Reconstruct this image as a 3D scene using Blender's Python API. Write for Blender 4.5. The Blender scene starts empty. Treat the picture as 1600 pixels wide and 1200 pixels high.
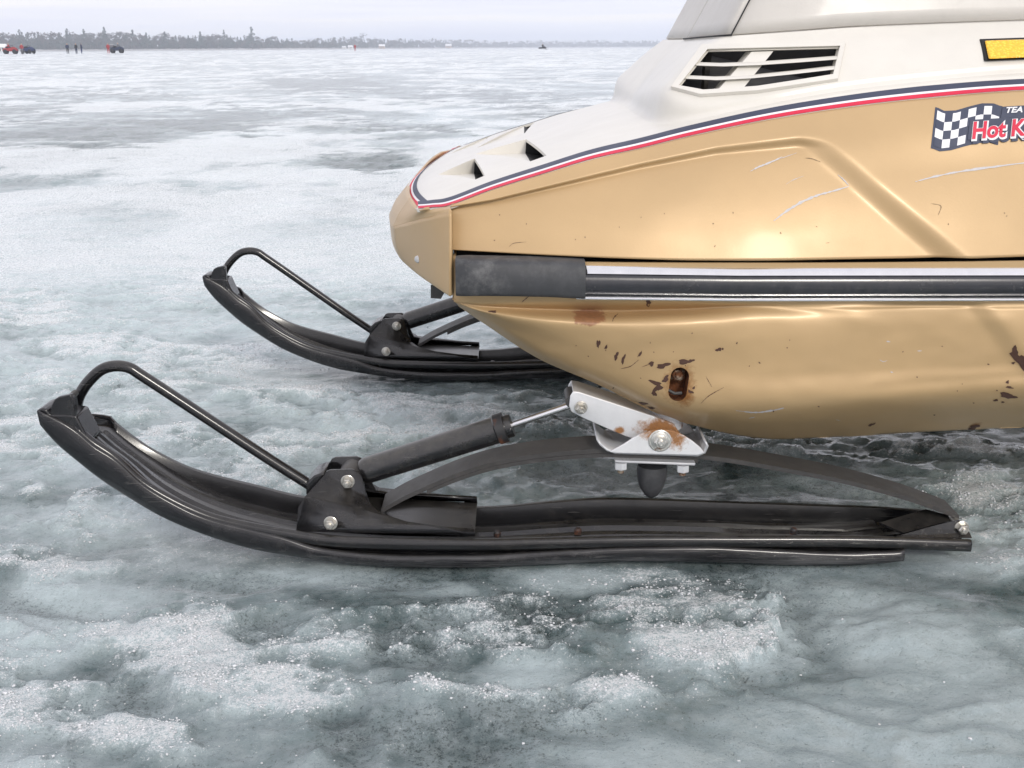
import bpy, bmesh, math, random
import numpy as np
from mathutils import Vector, Matrix
from mathutils.bvhtree import BVHTree

R = math.radians
random.seed(7); rng = np.random.default_rng(7)
S = bpy.context.scene
COL = S.collection

# ------------------------------------------------------------------ camera
HC = 0.563; FPX = 1700.0
PITCH = math.atan((600 - 74.5) / FPX)
ROLL = -0.0060
cd = bpy.data.cameras.new('camera'); cam = bpy.data.objects.new('camera', cd); COL.objects.link(cam)
cd.sensor_width = 36; cd.lens = 36 * FPX / 1600; cd.clip_start = 0.02; cd.clip_end = 12000
CM = Matrix.Translation((0, 0, HC)) @ Matrix.Rotation(math.pi / 2 - PITCH, 4, 'X') @ Matrix.Rotation(ROLL, 4, 'Z')
cam.matrix_world = CM
S.camera = cam
C0 = Vector((0, 0, HC))
RM = np.array(CM.to_3x3())

# ------------------------------------------------------------------ world, sun, exposure
SUN_EL, SUN_AZ = 31.0, 18.0          # sun stands behind the photographer, a little to the right
w = bpy.data.worlds.new('World'); S.world = w; w.use_nodes = True
nt = w.node_tree; nt.nodes.clear()
def N(tree, typ, **kw):
    n = tree.nodes.new(typ)
    for k, v in kw.items(): setattr(n, k, v)
    return n
sky = N(nt, 'ShaderNodeTexSky', sky_type='NISHITA', sun_disc=False, sun_elevation=R(SUN_EL), sun_rotation=R(180 - SUN_AZ), air_density=1.0, dust_density=2.0)
tc = N(nt, 'ShaderNodeTexCoord'); mp = N(nt, 'ShaderNodeMapping'); mp.inputs['Scale'].default_value = (1.6, 1.6, 42)
nz = N(nt, 'ShaderNodeTexNoise'); nz.inputs['Scale'].default_value = 1.6; nz.inputs['Detail'].default_value = 4; nz.inputs['Roughness'].default_value = .5
rp = N(nt, 'ShaderNodeValToRGB')
e = rp.color_ramp.elements
e[0].position = .34; e[0].color = (8.0, 7.95, 9.3, 1)
e[1].position = .70; e[1].color = (10.4, 9.75, 9.0, 1)
x_ = rp.color_ramp.elements.new(.5); x_.color = (8.9, 8.8, 9.5, 1)
mix = N(nt, 'ShaderNodeMix', data_type='RGBA'); mix.inputs[0].default_value = .90
bg = N(nt, 'ShaderNodeBackground'); bg.inputs['Strength'].default_value = .108
wo = N(nt, 'ShaderNodeOutputWorld')
L = nt.links.new
L(tc.outputs['Generated'], mp.inputs['Vector']); L(mp.outputs[0], nz.inputs['Vector']); L(nz.outputs['Fac'], rp.inputs[0])
L(sky.outputs[0], mix.inputs[6]); L(rp.outputs[0], mix.inputs[7]); L(mix.outputs[2], bg.inputs['Color']); L(bg.outputs[0], wo.inputs['Surface'])

sd = bpy.data.lights.new('sun', 'SUN'); sun = bpy.data.objects.new('sun', sd); COL.objects.link(sun)
sd.energy = 1.4; sd.angle = R(10); sd.color = (1, .95, .87)
a, el = R(SUN_AZ), R(SUN_EL)
sdir = Vector((math.sin(a) * math.cos(el), -math.cos(a) * math.cos(el), math.sin(el)))
sun.rotation_euler = sdir.to_track_quat('Z', 'Y').to_euler()
S.cycles.volume_bounces = 2
S.view_settings.view_transform = 'Standard'; S.view_settings.look = 'None'
S.view_settings.exposure = 0.19; S.view_settings.gamma = 1.0; S.view_settings.use_curve_mapping = False

# ------------------------------------------------------------------ helpers
def ray(px, py):
    return CM.to_3x3() @ Vector(((px - 800) / FPX, -(py - 600) / FPX, -1))
def at(px, py, Y):
    d = ray(px, py); return C0 + d * (Y / d.y)
def project(P):                                   # world points (n,3) -> photo pixels
    q = (P - np.array([0, 0, HC])) @ RM
    zc = np.minimum(q[:, 2], -1e-3)
    return 800 + FPX * q[:, 0] / -zc, 600 - FPX * q[:, 1] / -zc

def tag(o, label=None, cat=None, group=None, kind=None):
    if label: o['label'] = label
    if cat: o['category'] = cat
    if group: o['group'] = group
    if kind: o['kind'] = kind
    return o
ROOTLOC = {}
def empty(name, loc):
    o = bpy.data.objects.new(name, None); COL.objects.link(o); o.location = loc; o.empty_display_size = .1
    ROOTLOC[o.name] = Vector(loc); return o
def link_mesh(name, me, mats, parent=None, smooth=35):
    if not isinstance(mats, (list, tuple)): mats = [mats]
    for m in mats: me.materials.append(m)
    o = bpy.data.objects.new(name, me); COL.objects.link(o)
    if smooth:
        me.polygons.foreach_set('use_smooth', [True] * len(me.polygons))
        if smooth < 180: me.set_sharp_from_angle(angle=R(smooth))
    if parent is not None:
        o.parent = parent
        if parent.name in ROOTLOC: o.location = -ROOTLOC[parent.name]
    return o
def mesh(name, vf, mats, parent=None, smooth=35, fm=None):
    me = bpy.data.meshes.new(name)
    me.from_pydata([tuple(v) for v in vf[0]], [], vf[1]); me.update()
    if fm: me.polygons.foreach_set('material_index', fm)
    return link_mesh(name, me, mats, parent, smooth)
def merge(*vfs):
    V, F = [], []
    for v, f in vfs:
        n = len(V); V += list(v); F += [tuple(i + n for i in q) for q in f]
    return V, F
def solidify(o, t, off=-1):
    m = o.modifiers.new('thickness', 'SOLIDIFY'); m.thickness = t; m.offset = off; m.use_even_offset = False; return o
def bevel(o, wd, seg=2, ang=30):
    m = o.modifiers.new('bevel', 'BEVEL'); m.width = wd; m.segments = seg; m.limit_method = 'ANGLE'; m.angle_limit = R(ang); return o
def apply_mods(o):
    dg = bpy.context.evaluated_depsgraph_get()
    me = bpy.data.meshes.new_from_object(o.evaluated_get(dg)); o.modifiers.clear(); o.data = me; return o

def crom(P, n, closed=False):                     # Catmull-Rom resample, centripetal-ish, n points by index param
    P = [np.array(p, float) for p in P]; m = len(P); out = []
    for i in range(n):
        t = i / (n - 1) * (m - 1); k = min(int(t), m - 2); f = t - k
        p1, p2 = P[k], P[k + 1]
        p0 = P[k - 1] if k > 0 else 2 * p1 - p2
        p3 = P[k + 2] if k + 2 < m else 2 * p2 - p1
        m1 = (p2 - p0) / 2; m2 = (p3 - p1) / 2
        out.append((2*f**3-3*f**2+1)*p1 + (f**3-2*f**2+f)*m1 + (-2*f**3+3*f**2)*p2 + (f**3-f**2)*m2)
    return np.array(out)
def grid_vf(G, flip=False):                       # G[i][j] points
    n, m = len(G), len(G[0]); V = [tuple(G[i][j]) for i in range(n) for j in range(m)]; F = []
    for i in range(n - 1):
        for j in range(m - 1):
            q = (i*m+j, i*m+j+1, (i+1)*m+j+1, (i+1)*m+j); F.append(q[::-1] if flip else q)
    return V, F
def orient(vf, d):                                # make the patch face direction d on average
    V, F = vf; s = Vector((0, 0, 0))
    for f in F:
        a, b, c = Vector(V[f[0]]), Vector(V[f[1]]), Vector(V[f[2]]); s += (b - a).cross(c - a)
    return (V, F) if s.dot(Vector(d)) > 0 else (V, [tuple(f[::-1]) for f in F])
def loft(rails, nu, nv, d):                       # rails: each already world points with the same count
    A = [crom(r, nu) for r in rails]
    G = [crom([A[k][i] for k in range(len(A))], nv) for i in range(nu)]
    return orient(grid_vf(G), d)
YC = 1.52
def mirror_vf(vf):
    return [(v[0], 2 * YC - v[1], v[2]) for v in vf[0]], [tuple(f[::-1]) for f in vf[1]]
def rail(lst): return [tuple(at(*p)) for p in lst]

def tube_vf(path, r, seg=14, cap=True):
    P = [Vector(p) for p in path]; V, F = [], []; n = len(P)
    rr = r if isinstance(r, (list, tuple)) else [r] * n
    T = [P[min(i+1, n-1)] - P[max(i-1, 0)] for i in range(n)]
    T = [(t if t.length > 1e-7 else P[-1] - P[0]).normalized() for t in T]
    up = Vector((0, 1, 0)) if abs(T[0].y) < .9 else Vector((1, 0, 0))
    u = (up - T[0] * up.dot(T[0])).normalized()
    for i in range(n):
        u = (u - T[i] * u.dot(T[i])).normalized(); v = T[i].cross(u)
        for k in range(seg):
            a = 2 * math.pi * k / seg; V.append(P[i] + (u * math.cos(a) + v * math.sin(a)) * rr[i])
    for i in range(n - 1):
        for k in range(seg):
            F.append((i*seg+k, i*seg+(k+1) % seg, (i+1)*seg+(k+1) % seg, (i+1)*seg+k))
    if cap:
        F.append(tuple(range(seg))[::-1]); F.append(tuple(range((n-1)*seg, n*seg)))
    return V, F
def cyl_vf(p0, p1, r0, r1=None, seg=20):
    return tube_vf([p0, p1], [r0, r1 if r1 is not None else r0], seg)
def lathe_vf(p0, axis, prof, seg=24):             # prof: (distance along the axis, radius)
    A = Vector(axis).normalized(); p0 = Vector(p0)
    return tube_vf([p0 + A * s for s, r in prof], [r for s, r in prof], seg)
def fix_tube(vf, T):                              # unused guard
    return vf
def prism_vf(poly, Y0, Y1):                       # side outline in photo pixels at depth Y0, extruded to depth Y1
    P = [at(x, y, Y0) for x, y in poly]; n = len(P)
    V = [tuple(p) for p in P] + [(p.x, Y1, p.z) for p in P]
    F = [tuple(range(n)), tuple(range(2*n-1, n-1, -1))] + [(i, i+n, (i+1) % n+n, (i+1) % n) for i in range(n)]
    return orient_closed(V, F)
def orient_closed(V, F):
    bm = bmesh.new(); vs = [bm.verts.new(v) for v in V]
    for f in F:
        try: bm.faces.new([vs[i] for i in f])
        except ValueError: pass
    bmesh.ops.recalc_face_normals(bm, faces=bm.faces)
    bm.verts.index_update()
    out = [tuple(v.co) for v in bm.verts], [tuple(v.index for v in f.verts) for f in bm.faces]; bm.free(); return out
def box_vf(x0, x1, y0, y1, z0, z1):
    V = [(x, y, z) for x in (x0, x1) for y in (y0, y1) for z in (z0, z1)]
    return V, [(0,1,3,2), (4,6,7,5), (0,4,5,1), (2,3,7,6), (0,2,6,4), (1,5,7,3)]

# noise on arrays
def _hash(ix, iy, s):
    h = (ix.astype(np.int64) * 374761393 + iy.astype(np.int64) * 668265263 + s * 1442695041) & 0xFFFFFFFF
    h = ((h ^ (h >> 13)) * 1274126177) & 0xFFFFFFFF
    return ((h ^ (h >> 16)) & 0xFFFF) / 65535.0
def vnoise(x, y, s=0):
    ix, iy = np.floor(x), np.floor(y); fx, fy = x - ix, y - iy
    def g(dx, dy):
        a = _hash(ix + dx, iy + dy, s) * 2 * np.pi
        return np.cos(a) * (fx - dx) + np.sin(a) * (fy - dy)
    ux, uy = fx**3*(fx*(fx*6-15)+10), fy**3*(fy*(fy*6-15)+10)
    return ((g(0,0)*(1-ux)+g(1,0)*ux)*(1-uy) + (g(0,1)*(1-ux)+g(1,1)*ux)*uy) * 1.5
def fbm(x, y, oct=5, s=0, gain=.5):
    t = 0; a = 1; tot = 0
    for k in range(oct):
        t = t + a * vnoise(x * 2**k, y * 2**k, s + k * 17); tot += a; a *= gain
    return t / tot
def sstep(a, b, x):
    t = np.clip((x - a) / (b - a), 0, 1); return t * t * (3 - 2 * t)

# ------------------------------------------------------------------ materials
def new_mat(name):
    m = bpy.data.materials.new(name); m.use_nodes = True; t = m.node_tree
    return m, t, t.nodes['Principled BSDF']
def setp(b, **kw):
    for k, v in kw.items():
        n = k.replace('_', ' ')
        b.inputs[n].default_value = (*v, 1) if isinstance(v, tuple) and len(v) == 3 else v
def noise_node(t, scale, detail=4, rough=.55, vec=None, dist=0):
    n = N(t, 'ShaderNodeTexNoise'); n.inputs['Scale'].default_value = scale; n.inputs['Detail'].default_value = detail
    n.inputs['Roughness'].default_value = rough; n.inputs['Distortion'].default_value = dist
    if vec is not None: t.links.new(vec, n.inputs['Vector'])
    return n.outputs['Fac']
def ramp(t, fac, stops):
    r = N(t, 'ShaderNodeValToRGB'); el = r.color_ramp.elements
    for i, (p, c) in enumerate(stops):
        x = el[i] if i < 2 else el.new(p)
        x.position = p; x.color = (*c, 1) if isinstance(c, tuple) else (c, c, c, 1)
    t.links.new(fac, r.inputs[0]); return r.outputs[0]
def mixc(t, fac, a, b):
    m = N(t, 'ShaderNodeMix', data_type='RGBA')
    for sock, v in ((m.inputs[0], fac), (m.inputs[6], a), (m.inputs[7], b)):
        if isinstance(v, (int, float)): sock.default_value = v
        elif isinstance(v, tuple): sock.default_value = (*v, 1)
        else: t.links.new(v, sock)
    return m.outputs[2]
def mth(t, op, a, b=None, clamp=False):
    m = N(t, 'ShaderNodeMath', operation=op, use_clamp=clamp)
    for i, v in enumerate((a, b)):
        if v is None: continue
        if isinstance(v, (int, float)): m.inputs[i].default_value = v
        else: t.links.new(v, m.inputs[i])
    return m.outputs[0]
def bump(t, b, h, strength, dist, prev=None):
    n = N(t, 'ShaderNodeBump'); n.inputs['Strength'].default_value = strength; n.inputs['Distance'].default_value = dist
    t.links.new(h, n.inputs['Height'])
    if prev is not None: t.links.new(prev, n.inputs['Normal'])
    if b is not None: t.links.new(n.outputs[0], b.inputs['Normal'])
    return n.outputs[0]
def objv(t): return N(t, 'ShaderNodeTexCoord').outputs['Object']

def paint(name, col, rough=.3, metallic=0., coat=.3, var=.06, dirt=None, wav=0., scale=9):
    m, t, b = new_mat(name); v = objv(t)
    n = noise_node(t, scale, 5, .6, v)
    c = mixc(t, ramp(t, n, [(.3, 0.), (.75, 1.)]), tuple(x * (1 - var) for x in col), tuple(min(1, x * (1 + var)) for x in col))
    if dirt:
        d = noise_node(t, 70, 6, .7, v); d2 = noise_node(t, 7, 3, .6, v)
        f = mth(t, 'MULTIPLY', ramp(t, d, [(.45, 0.), (.72, 1.)]), ramp(t, d2, [(.4, 0.), (.75, .8)]))
        c = mixc(t, f, c, dirt)
    t.links.new(c, b.inputs['Base Color'])
    r = noise_node(t, 40, 4, .6, v); q_ = .18 if name == 'gold_paint' else .6
    rr = mth(t, 'ADD', mth(t, 'MULTIPLY', r, rough * q_), rough * (1 - q_ / 2))
    t.links.new(rr, b.inputs['Roughness'])
    setp(b, Metallic=metallic, Coat_Weight=coat, Coat_Roughness=.12)
    p = bump(t, None, noise_node(t, 450, 3, .6, v), .06, .001)
    if wav: p = bump(t, None, noise_node(t, 5, 2, .4, v), wav, .01, p)
    t.links.new(p, b.inputs['Normal'])
    return m

M = {}
M['gold'] = paint('gold_paint', (.530, .364, .188), .41, .17, .10, .05, None, .012)
M['white'] = paint('white_gelcoat', (.72, .695, .635), .38, 0, .25, .045, None, .02, 16)
M['shield'] = paint('smoked_white_plastic', (.58, .555, .515), .45, 0, .1, .04, (.40, .38, .35))
M['navy'] = paint('navy_vinyl', (.048, .058, .098), .6, 0, 0, .1)
M['red'] = paint('red_vinyl', (.66, .022, .065), .6, 0, 0, .08)
M['vinyl'] = paint('white_vinyl', (.82, .82, .84), .55, 0, 0, .03)
M['black'] = paint('black_enamel', (.0085, .0085, .0098), .24, 0, .30, .3, (.055, .050, .045), .04, 20)
M['plastic'] = paint('black_plastic', (.010, .010, .012), .24, 0, .25, .3, (.075, .072, .07), .08, 18)
M['spring'] = paint('spring_steel', (.060, .058, .058), .46, .2, .0, .25, (.15, .13, .11), 0, 30)
M['rubber'] = paint('grey_rubber', (.050, .052, .057), .60, 0, 0, .25, (.17, .17, .17), .12, 25)
M['insert'] = paint('black_vinyl_insert', (.030, .031, .038), .25, 0, .2, .2, (.10, .10, .10), 0, 30)
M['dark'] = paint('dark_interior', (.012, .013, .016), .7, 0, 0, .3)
M['vent'] = paint('vent_interior', (.016, .020, .034), .5, 0, 0, .4)
M['grommet'] = paint('wear_bar', (.04, .04, .042), .7, 0, 0, .4, (.16, .16, .16), .2, 60)

def dusty(m, col=(.085, .078, .066), amt=.36, lo=.55, hi=.98):
    t = m.node_tree; b = t.nodes['Principled BSDF']; v = objv(t)
    ge = N(t, 'ShaderNodeNewGeometry'); sx = N(t, 'ShaderNodeSeparateXYZ'); t.links.new(ge.outputs['Normal'], sx.inputs[0])
    f = ramp(t, sx.outputs['Z'], [(lo, 0.), (hi, 1.)])
    f = mth(t, 'MULTIPLY', f, ramp(t, noise_node(t, 55, 6, .75, v), [(.33, .15), (.62, 1.)])); f = mth(t, 'MULTIPLY', f, amt)
    old = b.inputs['Base Color'].links[0].from_socket; t.links.new(mixc(t, f, old, col), b.inputs['Base Color'])
    old = b.inputs['Roughness'].links[0].from_socket; t.links.new(mth(t, 'ADD', old, mth(t, 'MULTIPLY', f, .35)), b.inputs['Roughness'])
    # fine bright scratches
    mp_ = N(t, 'ShaderNodeMapping'); mp_.inputs['Scale'].default_value = (30, 160, 420); mp_.inputs['Rotation'].default_value = (0, .25, 0); t.links.new(v, mp_.inputs['Vector'])
    sc_ = ramp(t, noise_node(t, 1.0, 3, .5, mp_.outputs[0]), [(.66, 0.), (.70, .5)])
    old = b.inputs['Base Color'].links[0].from_socket; t.links.new(mixc(t, mth(t, 'MULTIPLY', sc_, .6), old, (.14, .135, .13)), b.inputs['Base Color'])
M['shock'] = paint('dusty_black_lacquer', (.010, .010, .012), .26, 0, .5, .3, (.07, .065, .055), .03, 30)
dusty(M['black']); dusty(M['shock'], (.10, .092, .078), .6, .1, .9); dusty(M['spring'], (.12, .115, .105), .5)
M['skin'] = M['plastic'].copy(); M['skin'].name = 'worn_black_plastic'
def worn(m):
    t = m.node_tree; b = t.nodes['Principled BSDF']; v = objv(t)
    mp_ = N(t, 'ShaderNodeMapping'); mp_.inputs['Scale'].default_value = (7, 200, 420); t.links.new(v, mp_.inputs['Vector'])
    st = ramp(t, noise_node(t, 1.0, 6, .75, mp_.outputs[0]), [(.42, 0.), (.62, 1.)])
    sx = N(t, 'ShaderNodeSeparateXYZ'); t.links.new(v, sx.inputs[0])
    zz = ramp(t, sx.outputs['Z'], [(.004, 1.), (.020, 0.)]); xx = ramp(t, mth(t, 'ADD', sx.outputs['X'], .5), [(.30, .25), (.62, 1.)])
    f = mth(t, 'MULTIPLY', mth(t, 'MULTIPLY', st, zz), mth(t, 'MULTIPLY', xx, .75))
    old = b.inputs['Base Color'].links[0].from_socket; t.links.new(mixc(t, f, old, (.17, .17, .175)), b.inputs['Base Color'])
    old = b.inputs['Roughness'].links[0].from_socket; t.links.new(mth(t, 'ADD', old, mth(t, 'MULTIPLY', f, .4)), b.inputs['Roughness'])
worn(M['skin']); dusty(M['skin'], (.07, .066, .06), .4)
def metal(name, col, rough, rust=0., rcol=(.22, .075, .02), metallic=1., scale=26):
    m, t, b = new_mat(name); v = objv(t)
    n = noise_node(t, 60, 5, .65, v)
    c = mixc(t, n, tuple(x * .82 for x in col), col)
    setp(b, Metallic=metallic)
    if rust:
        a_ = noise_node(t, scale, 7, .7, v, .4)
        f = ramp(t, a_, [(.62 - rust * .25, 0.), (.72 - rust * .2, 1.)])
        c2 = mixc(t, noise_node(t, 160, 4, .6, v), rcol, (.05, .02, .01))
        c = mixc(t, f, c, c2)
        t.links.new(mth(t, 'MULTIPLY', mth(t, 'SUBTRACT', 1.0, f), metallic), b.inputs['Metallic'])
        t.links.new(mth(t, 'ADD', mth(t, 'MULTIPLY', f, .5), rough), b.inputs['Roughness'])
    else:
        t.links.new(mth(t, 'ADD', mth(t, 'MULTIPLY', n, .15), rough), b.inputs['Roughness'])
    t.links.new(c, b.inputs['Base Color'])
    bump(t, b, n, .08, .001)
    return m
M['chrome'] = metal('chrome_trim', (.86, .86, .87), .10)
M['rod'] = metal('chrome_rod', (.83, .83, .84), .13)
M['zinc'] = metal('zinc_plate', (.90, .91, .93), .36, .0, metallic=.45)
M['zincrust'] = metal('zinc_plate_rusty', (.82, .83, .85), .34, .45, (.30, .12, .025), .75, 30)
M['washer'] = metal('zinc_washer', (.72, .71, .67), .3, .22, (.34, .14, .03), .8, 70)
M['bolt'] = metal('zinc_bolt', (.62, .60, .55), .3, .12, metallic=.85, scale=60)
M['rustbolt'] = metal('rusty_bolt', (.42, .36, .28), .4, .9, (.20, .07, .02), .6, 90)
M['rust'] = metal('bare_rust', (.20, .07, .025), .7, .6, (.10, .035, .015), 0, 120)
M['collar'] = metal('rusting_collar', (.03, .03, .032), .45, .35, (.20, .07, .03), .1, 45)
M['greyzinc'] = metal('grey_plate', (.62, .63, .65), .42, .1, metallic=.4)

def plain(name, col, rough=.6, var=.25, scale=60, metallic=0):
    m, t, b = new_mat(name); v = objv(t)
    c = mixc(t, noise_node(t, scale, 5, .65, v), tuple(x * (1 - var) for x in col), tuple(min(1, x * (1 + var)) for x in col))
    t.links.new(c, b.inputs['Base Color']); setp(b, Roughness=rough, Metallic=metallic); return m
M['chip'] = plain('primer_chip', (.085, .042, .030), .75, .4, 300)
M['stain'] = plain('rust_stain', (.42, .19, .085), .7, .3, 200)
M['scuff'] = plain('pale_scuff', (.55, .53, .53), .5, .2, 300)
M['nick'] = plain('dark_scratch', (.20, .13, .07), .6, .3, 300)
def rust_near(m, spots, lo, hi, col=(.30, .115, .03), amt=.9):
    """rust bleeding from given places: spots = (point, radius, (sx, sy, sz))"""
    t = m.node_tree; b = t.nodes['Principled BSDF']; v = objv(t); tot = None
    nz_ = noise_node(t, 170, 6, .7, v)
    for p, r_, sc_ in spots:
        mp_ = N(t, 'ShaderNodeMapping'); mp_.vector_type = 'TEXTURE'; mp_.inputs['Location'].default_value = p; mp_.inputs['Scale'].default_value = [r_ * k for k in sc_]
        t.links.new(v, mp_.inputs['Vector'])
        ln = N(t, 'ShaderNodeVectorMath', operation='LENGTH'); t.links.new(mp_.outputs[0], ln.inputs[0])
        f = mth(t, 'SUBTRACT', 1.0, ln.outputs['Value'], True)
        tot = f if tot is None else mth(t, 'MAXIMUM', tot, f)
    k = mth(t, 'ADD', mth(t, 'MULTIPLY', tot, 1.0), mth(t, 'SUBTRACT', nz_, .5))
    k = mth(t, 'MULTIPLY', ramp(t, k, [(lo, 0.), (hi, amt)]), mth(t, 'MULTIPLY', tot, 6.0, True))
    old = b.inputs['Base Color'].links[0].from_socket
    rc = mixc(t, noise_node(t, 330, 4, .6, v), col, tuple(x * .3 for x in col))
    t.links.new(mixc(t, k, old, rc), b.inputs['Base Color'])
    if b.inputs['Metallic'].links or b.inputs['Metallic'].default_value > 0:
        q = b.inputs['Metallic'].default_value; t.links.new(mth(t, 'MULTIPLY', mth(t, 'SUBTRACT', 1.0, k), q), b.inputs['Metallic'])
M['goldbelly'] = M['gold'].copy(); M['goldbelly'].name = 'gold_paint_rusting'
def amber():
    m, t, b = new_mat('amber_reflector'); v = objv(t)
    vo = N(t, 'ShaderNodeTexVoronoi'); vo.inputs['Scale'].default_value = 330; t.links.new(v, vo.inputs['Vector'])
    c = mixc(t, ramp(t, vo.outputs['Distance'], [(.1, 0.), (.6, 1.)]), (1, .74, .05), (.98, .50, .01))
    t.links.new(c, b.inputs['Base Color']); setp(b, Roughness=.15, Coat_Weight=.6, Coat_Roughness=.05)
    bump(t, b, vo.outputs['Distance'], .4, .002); return m
M['amber'] = amber()

# ------------------------------------------------------------------ the ice
def build_ice():
    F_ = lambda Y: np.sqrt(Y * Y + 1.1)
    u = np.concatenate([-np.geomspace(40, .82, 46), np.arange(-.80, .96, .0036), np.geomspace(.98, 40, 46)])
    ys_near = np.arange(.62, 2.30, .0055)
    dyp = np.arange(FPX * HC / .955 / 2.30, 26, -1.0); yf = 1001.0 / dyp
    ys = np.concatenate([np.linspace(-60, -4, 6), np.linspace(-3, .60, 26), ys_near, yf[1:], np.geomspace(yf[-1] * 1.03, 6500, 150)])
    Yg, Ug = np.meshgrid(ys, u, indexing='ij')
    X = Ug * F_(Yg); Y = Yg
    n, m = X.shape
    x, y = X.ravel(), Y.ravel()
    px, py = project(np.stack([x, y, np.zeros_like(x)], 1))
    infr = (y > .3)
    px = np.where(infr, px, 5000); py = np.where(infr, py, 3000)
    dist = np.hypot(x, y)
    # warp
    wx = x + .10 * fbm(x * 2.2, y * 2.2, 3, 91); wy = y + .10 * fbm(x * 2.2 + 7, y * 2.2, 3, 92)
    big = fbm(wx * .42, wy * .30, 4, 3)                      # metres
    mid = fbm(wx * 2.1, wy * 3.2, 4, 11)
    small = fbm(wx * 7, wy * 9.5, 4, 23)
    fine = fbm(x * 34, y * 34, 3, 37)
    near = 1 - sstep(4, 12, y)
    # relief: rounded melt hummocks with scalloped hollows
    z = .008 * mid + .0050 * small + .018 * big * sstep(2.0, 5, y) + .0010 * fine
    ridge = 1 - np.abs(fbm(wx * 3.1 + 3, wy * 5.0, 4, 51)) * 2.6
    z += .006 * np.clip(ridge, 0, 1) ** 2
    def blob(cx, cy, rx, ry, soft=1.0, ang=0):
        c, s_ = math.cos(R(ang)), math.sin(R(ang))
        qx = px - cx + 38 * mid + 22 * small; qy = py - cy + 26 * mid + 14 * small
        a_, b_ = (qx * c + qy * s_) / rx, (-qx * s_ + qy * c) / ry
        return 1 - sstep(1 - .55 * soft, 1 + .45 * soft, np.sqrt(a_ * a_ + b_ * b_))
    crust = np.zeros_like(x); milk = np.zeros_like(x); dark = np.zeros_like(x)
    for b in [(1085, 968, 150, 70, .9, 18), (1180, 930, 75, 34, .5, 20), (1195, 1010, 60, 50, .6), (960, 1080, 60, 22, .9), (1010, 930, 60, 40, 1),
              (270, 1035, 150, 45, 1, 10), (400, 1060, 120, 70, 1), (490, 1100, 70, 45, .9), (150, 1075, 80, 25, 1), (210, 1175, 110, 30, 1),
              (30, 1100, 60, 60, 1), (310, 980, 90, 40, 1), (620, 1065, 50, 18, 1), (735, 1095, 90, 18, 1), (800, 1005, 50, 30, 1), (600, 1000, 90, 35, 1.2),
              (20, 690, 110, 40, 1), (85, 785, 40, 16, .8), (330, 560, 120, 22, .9), (30, 490, 90, 26, .9), (300, 690, 120, 22, 1), (230, 610, 90, 26, 1),
              (600, 690, 140, 20, 1), (530, 640, 110, 22, 1), (640, 640, 120, 14, 1), (760, 660, 60, 14, 1), (150, 545, 120, 20, 1), (600, 600, 130, 14, 1),
              (150, 850, 80, 25, 1.2), (1540, 790, 60, 40, 1), (60, 880, 90, 22, 1), (450, 700, 60, 22, 1), (1100, 700, 80, 14, 1), (1500, 700, 100, 12, 1)]:
        crust = np.maximum(crust, blob(*b))
    for b in [(1330, 1160, 480, 120, 1.0, -8), (1420, 1010, 260, 110, 1.0, 22), (1000, 1180, 220, 70, 1.1), (1560, 860, 160, 70, 1.2), (680, 925, 70, 22, 1), (905, 905, 110, 22, 1),
              (820, 1060, 100, 35, 1.2), (60, 1000, 140, 60, 1.1, 0), (120, 920, 120, 30, 1.1), (250, 340, 520, 110, 1.1), (150, 820, 180, 50, 1.2), (500, 900, 160, 30, 1.2),
              (200, 730, 160, 60, 1.2), (100, 600, 200, 60, 1.2), (560, 660, 200, 50, 1.2)]:
        milk = np.maximum(milk, blob(*b))
    for b in [(640, 1010, 60, 42, .9), (790, 970, 130, 50, 1.1), (640, 900, 130, 22, 1), (1200, 890, 150, 22, 1), (1290, 975, 80, 40, .9, 25), (1250, 770, 200, 40, 1), (1100, 740, 150, 30, 1),  # the blobs under the belly pan paint its shade into the ice
              (840, 1140, 120, 60, 1.1), (230, 1115, 60, 30, 1), (60, 950, 90, 28, 1), (410, 985, 60, 26, 1), (120, 1140, 60, 36, 1), (700, 1160, 110, 40, 1), (700, 600, 150, 12, 1), (370, 905, 130, 18, 1),
              (860, 660, 90, 20, 1), (900, 740, 80, 18, 1), (560, 1160, 50, 40, 1)]:
        dark = np.maximum(dark, blob(*b))
    sheet = np.maximum.reduce([blob(1380, 1140, 420, 105, .9, -6), blob(1430, 1020, 210, 80, 1.0, 25), blob(1050, 1185, 220, 60, 1.0)])
    streak = np.maximum.reduce([blob(100, 215, 190, 22, 1), blob(300, 195, 200, 14, 1), blob(430, 178, 160, 8, 1), blob(570, 252, 90, 16, 1), blob(520, 135, 130, 14, 1), blob(40, 178, 90, 10, 1), blob(760, 150, 150, 7, 1), blob(640, 200, 110, 6, 1), blob(880, 172, 120, 6, 1), blob(150, 150, 150, 5, 1)])
    # break the patches up at several scales
    f1 = fbm(x * 9, y * 12, 5, 201, .6); f2 = fbm(x * 26, y * 30, 4, 211, .6); f3 = fbm(wx * 3.4, wy * 5.5, 5, 221, .55)
    f4 = fbm(x * 5 + 3, y * 8, 6, 241, .65)
    crust = np.clip(crust * (.40 + .95 * f1 + .70 * f2 + 1.0 * f4) + .20 + .34 * f3 + .34 * f1 + .25 * f2 + .34 * f4 - .20 * dark, 0, 1)
    rg = np.clip(1 - np.abs(fbm(wx * 2.4 + 11, wy * 7.5, 4, 301, .55)) * 4.2, 0, 1) ** 2 * sstep(-.15, .2, fbm(x * 2.2, y * 3.5, 3, 311)) * sstep(420, 500, py)
    crust = np.clip(crust + .55 * rg * (1 + f2 * 2), 0, 1); z += .0050 * rg * near
    lightrow = np.interp(py, [90, 230, 300, 430, 520, 600, 700, 800, 900, 1000, 1200], [.8, .95, 1.0, .95, .80, .62, .52, .46, .36, .34, .42])
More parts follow.
